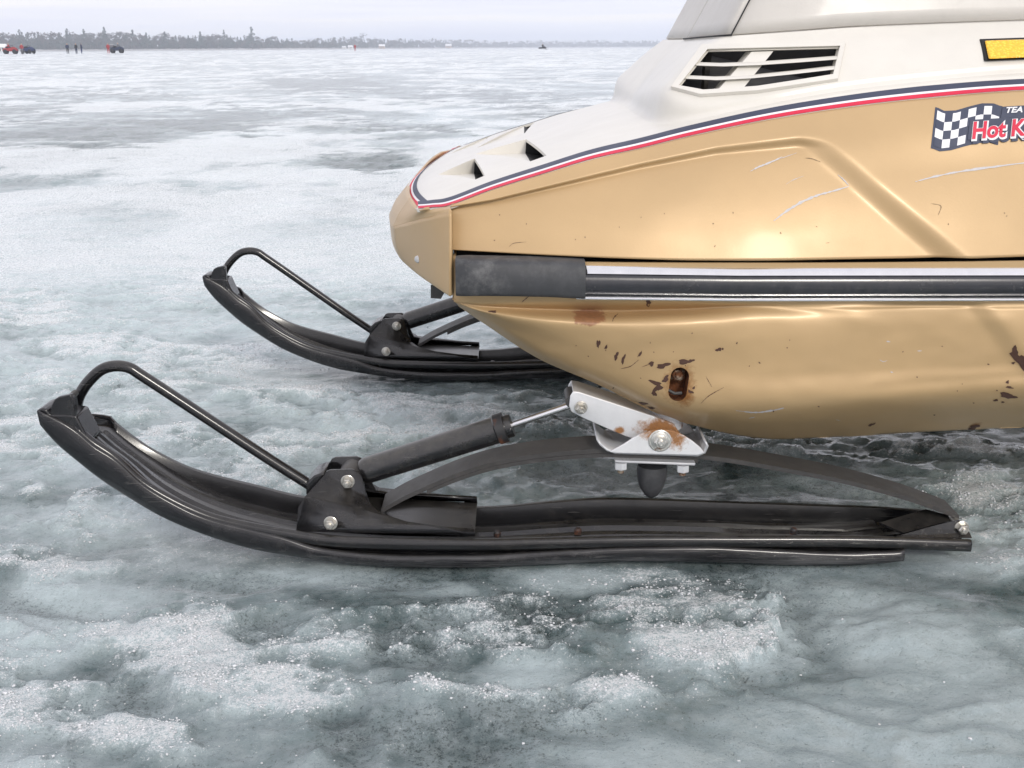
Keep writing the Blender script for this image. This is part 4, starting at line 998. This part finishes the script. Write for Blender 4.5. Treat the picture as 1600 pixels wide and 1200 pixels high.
# spindle arm: folded zinc channel
armP = [(889, 634), (891, 618), (895, 612), (905, 613.5), (1020, 651), (1052, 664), (1068, 690), (1050, 700), (1005, 690), (977, 681), (912, 653), (893, 643)]
n_ = len(armP)
A0 = [at(x, y, 1.150) for x, y in armP]; A1 = [Vector((p.x, 1.190, p.z)) for p in A0]
V = A0 + A1
topi = list(range(1, 7))
Fc = [tuple(range(n_)), tuple(range(2*n_-1, n_-1, -1))] + [(i, i + 1, i + 1 + n_, i + n_) for i in range(2, 6)]
arm = mesh('spindle_arm', orient_closed(V, Fc), M['zinc'], sled, 30); solidify(arm, .003, 0); bevel(arm, .001)
tag(arm, 'zinc plated steering arm with rust by its lower bolt')
mesh('arm_bolt', bolt_vf(at(907.5, 636.5, 1.148), (0, -1, 0), .0052), M['bolt'], arm, 30)
mesh('arm_spacer', cyl_vf(at(893, 628, 1.1522), at(893, 628, 1.1522) + Vector((0, .036, 0)), .007), M['spring'], arm, 40)
o = mesh('spindle_post', lathe_vf(at(1044, 668, AX), (-.12, .05, 1), [(0, .017), (.02, .0175), (.03, .020), (.08, .016)], 20), M['greyzinc'], arm, 40)
a1_, a2_, a3_ = at(1034, 668, 1.148), at(969, 673, 1.148), at(1055, 680, 1.148)
rust_near(M['zinc'], [(a1_, .034, (1.5, 3, .62)), (a2_, .011, (1, 3, .9)), (a3_, .022, (1, 3, 1))], .34, .68, (.46, .185, .03), .95)
# saddle: half moon cheeks joined by a curved floor
sad = [(952, 706), (960, 702), (975, 694), (990, 684), (1005, 677), (1020, 672.5), (1036, 671), (1052, 673), (1068, 680), (1082, 689), (1095, 700), (1101, 708), (1090, 711.5), (960, 708)]
o = saddle = mesh('saddle', prism_vf(sad, 1.134, 1.137), M['zinc'], sled, 30); bevel(saddle, .0008)
P_ = [at(x, y, 1.134) for x, y in sad]; n_ = len(P_)
bevel(mesh('saddle_cheek', orient_closed([(p.x, 1.203, p.z) for p in P_] + [(p.x, 1.206, p.z) for p in P_], [tuple(range(n_)), tuple(range(2*n_-1, n_-1, -1))] + [(i, (i+1) % n_, (i+1) % n_+n_, i+n_) for i in range(n_)]), M['zinc'], saddle, 30), .0008)
tag(saddle, 'half moon zinc saddle bolted on the nearer leaf spring')
S0 = [at(x, y, 1.137) for x, y in [(935, 686), (940, 694), (950, 702), (962, 706), (1030, 708), (1090, 710), (1100, 706), (1104, 697), (1100, 690)]]
rows = [[(p.x, 1.137, p.z), (p.x, 1.203, p.z)] for p in S0]
o = mesh('saddle_floor', orient(grid_vf(rows), (0, 0, 1)), M['greyzinc'], saddle, 40); solidify(o, .0025)
mesh('saddle_bolt', merge(lathe_vf(at(1031, 688, 1.1345), (0, -1, 0), [(0, .0128), (.0018, .0128), (.0024, .0118)], 26), bolt_vf(at(1031, 688, 1.132), (0, -1, 0), .0070, True)), M['washer'], saddle, 30)
# leaf spring
nearE = [(596, 803), (630, 784), (667, 767), (715, 747), (765, 731), (815, 721), (862, 715), (910, 711), (960, 709), (1020, 711), (1072, 716), (1115, 721), (1157, 727), (1242, 742), (1327, 759), (1412, 782), (1470, 802), (1498, 813)]
E = crom([at(x, y, 1.1475) for x, y in nearE], 120)
def leaf(E, drop, thick):
    rows = []
    for p in E: rows.append([(p[0], 1.1475, p[2] - drop), (p[0], 1.1475, p[2] - drop + thick), (p[0], 1.1925, p[2] - drop + thick), (p[0], 1.1925, p[2] - drop), (p[0], 1.1475, p[2] - drop)])
    V, F = grid_vf(rows); m_ = 5; F += [(0, 1, 2, 3), tuple(range(len(V) - m_, len(V) - 1))[::-1]]
    return orient_closed(V, F)
spring = mesh('leaf_spring', leaf(E, -.0008, .0052), M['spring'], sled, 30)
tag(spring, 'arched dark leaf spring of the nearer ski')
mesh('lower_leaf', leaf(E[14:74], .0042, .0046), M['spring'], spring, 30)
o = mesh('clamp_plate', prism_vf([(961, 719.5), (1087, 724), (1086, 728), (961, 723)], 1.138, 1.202), M['greyzinc'], spring, 30); bevel(o, .0008)
for cx, cy in ((970, 722), (1067, 726)):
    for Yb in (1.143, 1.197):
        c = at(cx, cy, 1.143); c = Vector((c.x, Yb, c.z))
        mesh('clamp_nut', lathe_vf(c, (0, 0, -1), [(0, .0072), (.0075, .0072), (.0085, .006)], 6), M['zinc'], spring, 30)
        mesh('clamp_stud', lathe_vf(c, (0, 0, -1), [(.008, .0038), (.0125, .0036)], 12), M['rustbolt'], spring, 30)
c = at(1019, 726, AX)
mesh('bump_stop', lathe_vf(c, (0, 0, -1), [(0, .0165), (.006, .0175), (.018, .0165), (.028, .0135), (.036, .0085), (.040, .004), (.0415, .0005)], 24), M['rubber'], spring, 60)
# tail: folded ears, pivot bolt
o = mesh('tail_ear', orient(([at(*p) for p in ((1400, 838, 1.1240), (1450, 824, 1.129), (1497, 812, 1.135), (1514, 832, 1.131), (1518, 841, 1.125))], [tuple(range(5))]), (0, -1, 0)), M['black'], ski, 0); solidify(o, .003, 0)
o = mesh('tail_gusset', orient(([at(*p) for p in ((1374, 818, 1.150), (1446, 797, 1.172), (1499, 811, 1.155), (1412, 834, 1.132))], [(0, 1, 2, 3)]), (0, -1, .3)), M['black'], ski, 0); solidify(o, .003, 0)
mesh('tail_bolt', merge(bolt_vf(at(1502, 824, 1.1315), (0, -1, 0), .0058, True), cyl_vf(at(1502, 824, 1.131), at(1502, 824, 1.131) + Vector((0, .08, 0)), .0045)), M['bolt'], ski, 30)
# carbide runner bumps and studs on the ski floor
for x, y in ((903, 829), (1240, 829), (777, 833)):
    c = at(x, y, 1.163); mesh('floor_stud', lathe_vf(Vector((c.x, c.y, c.z - .004)), (0, 0, 1), [(0, .0045), (.005, .0045), (.007, .003)], 10), M['collar'], ski, 30)
rows = [[(x, 1.165, zB(x) - .006), (x, 1.170, zB(x) - .0085), (x, 1.175, zB(x) - .006)] for x in np.linspace(-.30, .42, 40)]
mesh('wear_bar', orient(grid_vf(rows), (0, 0, -1)), M['spring'], ski, 60)

# ---- the other side's ski, shock, arm, saddle and spring: same meshes, one track width away
def dup(o, parent, off):
    c = o.copy(); COL.objects.link(c); c.parent = parent; c.location = o.location + Vector(off)
    for ch in list(o.children):
        d = ch.copy(); COL.objects.link(d); d.parent = c
    return c
OFF = (-.0165, .722, .0)
for o, lb in ((ski, 'farther black ski'), (shock, 'black shock absorber of the farther ski'), (arm, 'zinc steering arm of the farther ski'), (saddle, 'zinc saddle on the farther leaf spring'), (spring, 'dark leaf spring of the farther ski')):
    c = dup(o, sled, OFF); c['label'] = lb

# ------------------------------------------------------------------ far shore: people, machines, trees, cottages
def ground(px, Y, dz=0):
    d = ray(px, 80); X = d.x / d.y * Y
    return Vector((X, Y, dz))
def cloth(name, col, r=.8): return plain(name, col, r, .15, 3)
CL = {'navy': cloth('dark_blue_cloth', (.02, .03, .07)), 'black': cloth('black_cloth', (.018, .018, .022)), 'red': cloth('red_cloth', (.34, .035, .04)), 'skin': cloth('skin', (.55, .36, .27)), 'blue': cloth('blue_cloth', (.025, .04, .12)), 'grey': cloth('grey_cloth', (.18, .18, .2))}
def skin_fig(joints, edges, radii):
    me = bpy.data.meshes.new('fig'); me.from_pydata(joints, edges, []); ob = bpy.data.objects.new('fig', me); COL.objects.link(ob)
    ob.modifiers.new('s', 'SKIN'); me.skin_vertices[0].data[0].use_root = True
    for i, r_ in enumerate(radii): me.skin_vertices[0].data[i].radius = (r_, r_)
    sb = ob.modifiers.new('sub', 'SUBSURF'); sb.levels = 1; sb.render_levels = 1
    bpy.context.view_layer.update()
    out = bpy.data.meshes.new_from_object(ob.evaluated_get(bpy.context.evaluated_depsgraph_get())); bpy.data.objects.remove(ob); return out
def person(loc, rz, top, legs, label, lean=0., seated=False):
    if not seated:
        J = [(0,0,.95), (0,0,1.15), (0,0,1.42), (0,0,1.54), (0,0,1.66), (.10,0,.90), (.12,.02,.50), (.13,0,.05), (.14,-.10,.03), (-.10,0,.90), (-.12,-.02,.50), (-.14,.05,.05), (-.15,-.06,.03),
             (.20,0,1.40), (.27,.02,1.12), (.26,-.10,.90), (-.20,0,1.40), (-.28,.02,1.12), (-.22,-.14,.92), (0,0,1.76)]
    else:
        J = [(0,0,.80), (0,-.04,1.0), (0,-.10,1.27), (0,-.13,1.38), (0,-.15,1.50), (.10,-.03,.78), (.20,-.38,.72), (.22,-.32,.34), (.22,-.42,.32), (-.10,-.03,.78), (-.20,-.38,.72), (-.22,-.32,.34), (-.22,-.42,.32),
             (.20,-.10,1.24), (.27,-.26,1.04), (.24,-.50,1.06), (-.20,-.10,1.24), (-.27,-.26,1.04), (-.24,-.50,1.06), (0,-.16,1.60)]
    Ed = [(0,1),(1,2),(2,3),(3,4),(4,19),(0,5),(5,6),(6,7),(7,8),(0,9),(9,10),(10,11),(11,12),(2,13),(13,14),(14,15),(2,16),(16,17),(17,18)]
    rad = [.17,.18,.19,.07,.115,.115,.085,.065,.06,.115,.085,.065,.06,.10,.075,.05,.10,.075,.05,.09]
    me = skin_fig(J, Ed, rad)
    hi = .92 if not seated else .82
    fmi = []
    for p in me.polygons: fmi.append(2 if p.center.z > (1.55 if not seated else 1.40) and p.center.y < .02 else (0 if p.center.z > hi else 1))
    o = link_mesh('person', me, [top, legs, CL['skin']], None, 180)
    me.polygons.foreach_set('material_index', fmi)
    o.location = loc; o.rotation_euler = (0, 0, rz)
    tag(o, label, 'person')
    return o
def quad(loc, rz, col, label, name='quad_bike', cargo=False):
    r_ = empty(name, loc); r_.rotation_euler = (0, 0, rz); tag(r_, label, 'quad bike', 'machines parked far out on the ice'); r_.scale = (1.25, 1.25, 1.3)
    ROOTLOC[r_.name] = Vector((0, 0, 0))
    V = [(-.85,-.28,.50), (-.85,.28,.50), (-.9,-.3,.78), (-.9,.3,.78), (-.3,-.2,.76), (-.3,.2,.76), (.15,-.2,.86), (.15,.2,.86), (.45,-.3,.95), (.45,.3,.95), (.92,-.28,.72), (.92,.28,.72), (.9,-.24,.42), (.9,.24,.42), (0,-.25,.34), (0,.25,.34)]
    F = [(0,2,3,1), (2,4,5,3), (4,6,7,5), (6,8,9,7), (8,10,11,9), (10,12,13,11), (12,14,15,13), (14,0,1,15), (0,14,12,10,8,6,4,2), (1,3,5,7,9,11,13,15)]
    b = mesh('body', orient_closed(V, F), col, r_, 30); bevel(b, .03, 2)
    for sx in (-.62, .62):
        for sy in (-.42, .42):
            mesh('wheel', lathe_vf(Vector((sx, sy - .11, .29)), (0, 1, 0), [(0, .12), (.0, .24), (.04, .29), (.18, .29), (.22, .24), (.22, .12)], 18), CL['black'], r_, 40)
            mesh('fender', tube_vf([Vector((sx + .36 * math.cos(a_), sy, .30 + .36 * math.sin(a_))) for a_ in np.linspace(.3, 2.84, 8)], .06, 6), col, r_, 60)
    mesh('handlebar', tube_vf([Vector(p) for p in ((.18, -.38, 1.12), (.30, -.2, 1.12), (.36, 0, .98), (.30, .2, 1.12), (.18, .38, 1.12))], .025, 6), CL['black'], r_, 60)
    mesh('seat', lathe_vf(Vector((-.65, 0, .84)), (1, 0, .05), [(0, .05), (.05, .13), (.6, .14), (.75, .08)], 12), CL['black'], r_, 60)
    if cargo: 
        mesh('cargo_rack', merge(*[tube_vf([Vector((-.95, y_, .86)), Vector((-.45, y_, .86))], .015, 5) for y_ in (-.3, -.1, .1, .3)]), CL['black'], r_, 60)
    return r_
q1 = quad(ground(16.5, 205), .15, CL['red'], 'red quad bike at the far left edge of the ice with its rider')
person(q1.location + Vector((-.15, 0, .25)), -1.4, CL['red'], CL['black'], 'red jacketed rider sitting on the leftmost far quad bike', seated=True)
q2 = quad(ground(44, 208), -.3, CL['blue'], 'dark blue quad bike just right of the leftmost far quad bike')
person(ground(34.5, 206), .4, CL['red'], CL['grey'], 'person in a red jacket standing between the two far left quad bikes')
person(ground(105.8, 205), .1, CL['navy'], CL['black'], 'leftmost of three dark clad people standing far out on the ice')
person(ground(119.4, 206), -.4, CL['black'], CL['navy'], 'middle one of three dark clad people standing far out on the ice')
person(ground(127.6, 207), 2.2, CL['navy'], CL['blue'], 'rightmost of three dark clad people standing far out on the ice')
person(ground(169.5, 212), .2, CL['red'], CL['red'], 'person in a red suit standing beside the loaded quad bike')
q3 = quad(ground(183, 213), .1, CL['navy'], 'dark quad bike with loaded rack right of the red suited person', cargo=True)
def crate(loc, label):
    r_ = empty('crate', loc); tag(r_, label, 'crate'); ROOTLOC[r_.name] = Vector((0, 0, 0))
    o = mesh('box', box_vf(-.3, .3, -.3, .3, 0, .38), CL['grey'], r_, 0); bevel(o, .03)
    o = mesh('lid', box_vf(-.32, .32, -.32, .32, .381, .43), M['vinyl'], r_, 0); bevel(o, .01)
crate(q3.location + Vector((-.85, 0, 1.145)), 'grey crate with pale lid on the rack of the dark quad bike')
person(q3.location + Vector((.1, 0, .25)), 1.6, CL['grey'], CL['navy'], 'grey jacketed rider on the loaded quad bike', seated=True)
person(ground(555, 330), 0, CL['red'], CL['red'], 'lone red clad person far out before the middle of the shore')
person(ground(848, 330), 0, CL['black'], CL['black'], 'black clad rider seated on the small dark sled far out', seated=True)
sm = empty('far_snowmobile', ground(848, 330)); tag(sm, 'small dark snowmobile alone far out on the ice right of centre', 'snowmobile'); ROOTLOC[sm.name] = Vector((0,0,0))
o = mesh('body', orient_closed([(-1.2,-.2,.2), (-1.2,.2,.2), (-1.2,-.2,.62), (-1.2,.2,.62), (.1,-.22,.66), (.1,.22,.66), (.35,-.3,1.0), (.35,.3,1.0), (1.1,-.25,.5), (1.1,.25,.5), (1.0,-.25,.25), (1.0,.25,.25)],
    [(0,2,3,1), (2,4,5,3), (4,6,7,5), (6,8,9,7), (8,10,11,9), (10,0,1,11), (0,10,8,6,4,2), (1,3,5,7,9,11)]), CL['black'], sm, 20); bevel(o, .04)
for sy in (-.4, .4):
    mesh('ski', tube_vf([Vector((.5, sy, .04)), Vector((1.2, sy, .04)), Vector((1.45, sy, .12)), Vector((1.6, sy, .28))], .05, 6), CL['black'], sm, 60)

shore_px = [-1200, -300, 0, 200, 400, 520, 620, 760, 900, 1070, 1500, 2600]
shore_Y = [640, 740, 800, 860, 980, 1200, 1500, 2100, 2500, 2500, 2400, 2000]
def shoreY(px): return float(np.interp(px, shore_px, shore_Y))
# land behind the shoreline
rows = []
for px in np.linspace(-1200, 2600, 90):
    Y = shoreY(px); p = ground(px, Y)
    rows.append([(p.x, Y, .0), (p.x * 1.004, Y * 1.004, .7), (p.x * 1.03, Y * 1.03, 1.5), (p.x * 1.35, Y * 1.35, 3.0), (p.x * 1.36, Y * 1.36, -1.0)])
mland = plain('shore_snow', (.42, .42, .42), .9, .25, .05)
tag(mesh('shore', orient(grid_vf(rows), (0, 0, 1)), mland, None, 60), kind='structure')
def bark(): return plain('bark', (.10, .085, .075), .9, .3, 2)
MB_ = bark()
def folm(name, c): return plain(name, c, .9, .35, .6)
FOL = [folm('pine_needles', (.030, .048, .036)), folm('spruce_needles', (.028, .044, .038)), folm('bare_twigs', (.075, .058, .050)), folm('oak_twigs', (.056, .052, .044))]
def tree_meshes(kind, seed, h):
    r_ = random.Random(seed); V, F = [], []
    def leafq(c, s_):
        a_, b_ = r_.uniform(0, 6.28), r_.uniform(-.7, .7); u_ = Vector((math.cos(a_), math.sin(a_), b_ * .6)).normalized() * s_; v_ = Vector((-math.sin(a_) * .4, math.cos(a_) * .4, r_.uniform(.3, 1))).normalized() * s_ * r_.uniform(.4, .8)
        n = len(V); V.extend([c - u_, c + v_ * .3 - u_ * .2 - v_, c + u_, c + v_]); F.append((n, n+1, n+2, n+3))
    if kind in (0, 1):                      # conifers: whorls, pine more open and irregular
        z0 = h * (.22 if kind == 0 else .06); wmax = h * (.36 if kind == 0 else .30)
        for k in range(150):
            f = r_.random() ** .8; z = z0 + (h - z0) * f
            prof = (1 - f) ** (.75 if kind == 0 else 1.0) * (1 if kind else (.55 + .45 * math.sin(f * 14 + seed)))
            rr = wmax * prof * math.sqrt(r_.random()) + .05; a_ = r_.uniform(0, 6.28)
            leafq(Vector((rr * math.cos(a_), rr * math.sin(a_), z)), h * .060 * (1.2 - f * .6))
    else:
        lob = [(r_.uniform(-.2, .2) * h, r_.uniform(-.2, .2) * h, h * r_.uniform(.5, .88), h * r_.uniform(.10, .20)) for _ in range(7)]
        for k in range(170):
            l = r_.choice(lob); d = Vector((r_.gauss(0, 1), r_.gauss(0, 1), r_.gauss(0, 1))).normalized() * l[3] * r_.random() ** .33
            leafq(Vector(l[:3]) + d, h * .048)
    me = bpy.data.meshes.new('crown'); me.from_pydata([tuple(v) for v in V], [], F)
    me.materials.append(FOL[kind])
    tv = tube_vf([Vector((0, 0, -.3)), Vector((r_.uniform(-.1, .1), 0, h * .4)), Vector((r_.uniform(-.2, .2), 0, h * .85))], [h * .018, h * .013, h * .004], 6)
    for k in range(3):
        a_ = r_.uniform(0, 6.28); z = h * r_.uniform(.35, .6)
        tv = merge(tv, tube_vf([Vector((0, 0, z)), Vector((math.cos(a_) * h * .13, math.sin(a_) * h * .13, z + h * .12))], [h * .008, h * .003], 5))
    mt = bpy.data.meshes.new('trunk'); mt.from_pydata([tuple(v) for v in tv[0]], [], tv[1]); mt.materials.append(MB_)
    return me, mt
names = ['pine_tree', 'spruce_tree', 'bare_tree', 'oak_tree']
labels = ['ragged dark pine in the ', 'pointed dark spruce in the ', 'brownish bare tree in the ', 'rounded leafless oak in the ']
LIB = [[tree_meshes(k, 10 * k + s_, 12.0) for s_ in range(3)] for k in range(4)]
def tree(kind, px, Y, h, label=None):
    r_ = random.Random(int(px * 10 + Y)); me, mt = LIB[kind][r_.randrange(3)]
    p = ground(px, Y, .8 + (Y / shoreY(px) - 1) * 20)
    o = bpy.data.objects.new(names[kind], None); COL.objects.link(o); o.location = p; o.rotation_euler = (0, 0, r_.uniform(0, 6.28))
    s_ = h / 12.0; o.scale = (s_ * r_.uniform(.85, 1.25), s_ * r_.uniform(.85, 1.25), s_)
    zn = 'tall left stretch of the wood on the far shore' if px < 240 else ('thinning middle stretch of the wood on the far shore' if px < 480 else ('low wood behind the lone red person' if px < 720 else 'faint low wood farthest right on the shore'))
    tag(o, label or labels[kind] + zn, 'tree', None if label else names[kind].replace('_', ' ') + 's in the ' + zn)
    for nm, me_ in (('crown', me), ('trunk', mt)):
        c = bpy.data.objects.new(nm, me_); COL.objects.link(c); c.parent = o
r2 = random.Random(5)
x = -40.0
cnt = 0
while x < 1095:
    hpx = np.interp(x, [-50, 0, 200, 400, 470, 560, 620, 700, 760, 900, 1090], [23, 23, 22, 18, 13, 15, 13, 12, 9.5, 9, 9])
    Y = shoreY(x) * r2.uniform(1.004, 1.04); h = hpx * r2.uniform(.78, 1.08) * Y / 1700 * 1.05
    kind = r2.choices([0, 1, 2, 3], [.22, .10, .38, .30])[0]
    tree(kind, x, Y, h); cnt += 1
    x += np.interp(x, [0, 400, 700, 1090], [5.0, 4.6, 4.0, 4.2]) * r2.uniform(.6, 1.4)
for px, hp, k, lb in ((166, 32, 1, 'tall pointed spruce standing above the far wood right of the three people'), (34, 29, 0, 'tall pine above the far wood over the left quad bikes'), (108, 30, 0, 'tall ragged pine rising behind the three standing people'), (134, 29, 0, 'tall pine just right of the three standing people'),
                      (395, 31, 0, 'lone tall pine towering over the thinning end of the left wood'), (565, 21, 3, 'broad tree mass behind the lone red clad person'), (210, 28, 0, 'tall ragged pine above the loaded quad bike'), (352, 27, 1, 'spruce left of the lone tall pine'), (315, 25, 0, 'middling pine above the middle of the left wood'), (260, 25, 1, 'spruce rising over the wood right of the quad bikes')):
    Y = shoreY(px) * 1.01; tree(k, px, Y, hp * Y / 1700, lb)
# the wood behind reads as one mass
V, F = [], []
for k in range(40000):
    px = r2.uniform(-1150, 2550); Y = shoreY(px) * r2.uniform(1.02, 1.09)
    hpx = np.interp(px, [-1150, 0, 200, 400, 470, 560, 620, 700, 760, 900, 2600], [23, 21, 19, 15, 11, 13, 11, 10, 8, 8, 8]); hh = hpx * Y / 1700
    p = ground(px, Y, .8); z = hh * r2.random() ** .8 * (.75 + .25 * math.sin(px * .31) * math.sin(px * .117)); s_ = hh * r2.uniform(.09, .19)
    a_ = r2.uniform(0, 6.28); u_ = Vector((math.cos(a_), math.sin(a_) * .5, r2.uniform(-.5, .5))) * s_; v_ = Vector((r2.uniform(-.4, .4), r2.uniform(-.3, .3), 1)) * s_
    c = p + Vector((0, 0, z)); n = len(V); V += [c - u_, c - v_, c + u_, c + v_]; F.append((n, n+1, n+2, n+3))
fm = [r2.choices([0, 1, 2, 3], [.3, .2, .3, .2])[0] for _ in F]
o = mesh('far_wood', (V, F), FOL, None, 0, fm); tag(o, 'hazy blue grey wood lining the far lake shore', 'wood', kind='stuff')
# cottages
def house(px, Y, wd, col, label):
    r_ = empty('cottage', ground(px, Y, .4)); tag(r_, label, 'cottage'); ROOTLOC[r_.name] = Vector((0, 0, 0)); h_ = wd * .42
    mesh('wall', box_vf(-wd/2, wd/2, -wd*.35, wd*.35, 0, h_), col, r_, 0)
    V = [(-wd*.56, -wd*.42, h_), (wd*.56, -wd*.42, h_), (wd*.56, wd*.42, h_), (-wd*.56, wd*.42, h_), (-wd*.56, 0, h_ * 1.75), (wd*.56, 0, h_ * 1.75)]
    mesh('roof', orient_closed(V, [(0,1,5,4), (2,3,4,5), (1,2,5), (3,0,4), (0,3,2,1)]), M['vinyl'], r_, 0)
    for sx in (-.25, .25):
        mesh('window', box_vf(sx*wd - .09*wd, sx*wd + .09*wd, -wd*.355, -wd*.345, h_*.35, h_*.8), M['dark'], r_, 0)
    mesh('door', box_vf(-.06*wd, .06*wd, -wd*.356, -wd*.345, 0.02, h_*.8), MB_, r_, 0)
wallw = plain('pale_siding', (.75, .74, .72), .8, .05, 1); tan = plain('tan_siding', (.5, .36, .24), .8, .1, 1)
house(548, shoreY(548) * .997, 5, wallw, 'small white cottage on the far shore left of the lone red person')
house(538, shoreY(538) * .998, 4, wallw, 'smaller pale shed left of the white far shore cottage')
house(597, shoreY(597) * .998, 7, tan, 'tan cottage on the far shore right of the lone red person')
house(701, shoreY(701) * .998, 9, tan, 'tan cottage where the far wood grows lower')
house(1047, shoreY(1047) * .998, 12, tan, 'tan cottage on the far shore beside the gold and white hood')
house(3, shoreY(3) * .6, 4, wallw, 'pale fishing hut at the far left edge of the ice')

# ------------------------------------------------------------------ the air between
hz = bpy.data.meshes.new('haze'); b_ = box_vf(-5200, 5200, -300, 4300, -2.5, 40)
hz.from_pydata(b_[0], [], b_[1])
hm = bpy.data.materials.new('haze'); hm.use_nodes = True; ht = hm.node_tree; ht.nodes.clear()
vol = N(ht, 'ShaderNodeVolumePrincipled'); vol.inputs['Color'].default_value = (.87, .91, 1.0, 1); vol.inputs['Density'].default_value = .00052; vol.inputs['Anisotropy'].default_value = .2
out = N(ht, 'ShaderNodeOutputMaterial'); ht.links.new(vol.outputs[0], out.inputs['Volume'])
hz.materials.append(hm); ho = bpy.data.objects.new('haze', hz); COL.objects.link(ho); tag(ho, kind='stuff'); ho['label'] = 'thin pale winter haze over the lake'
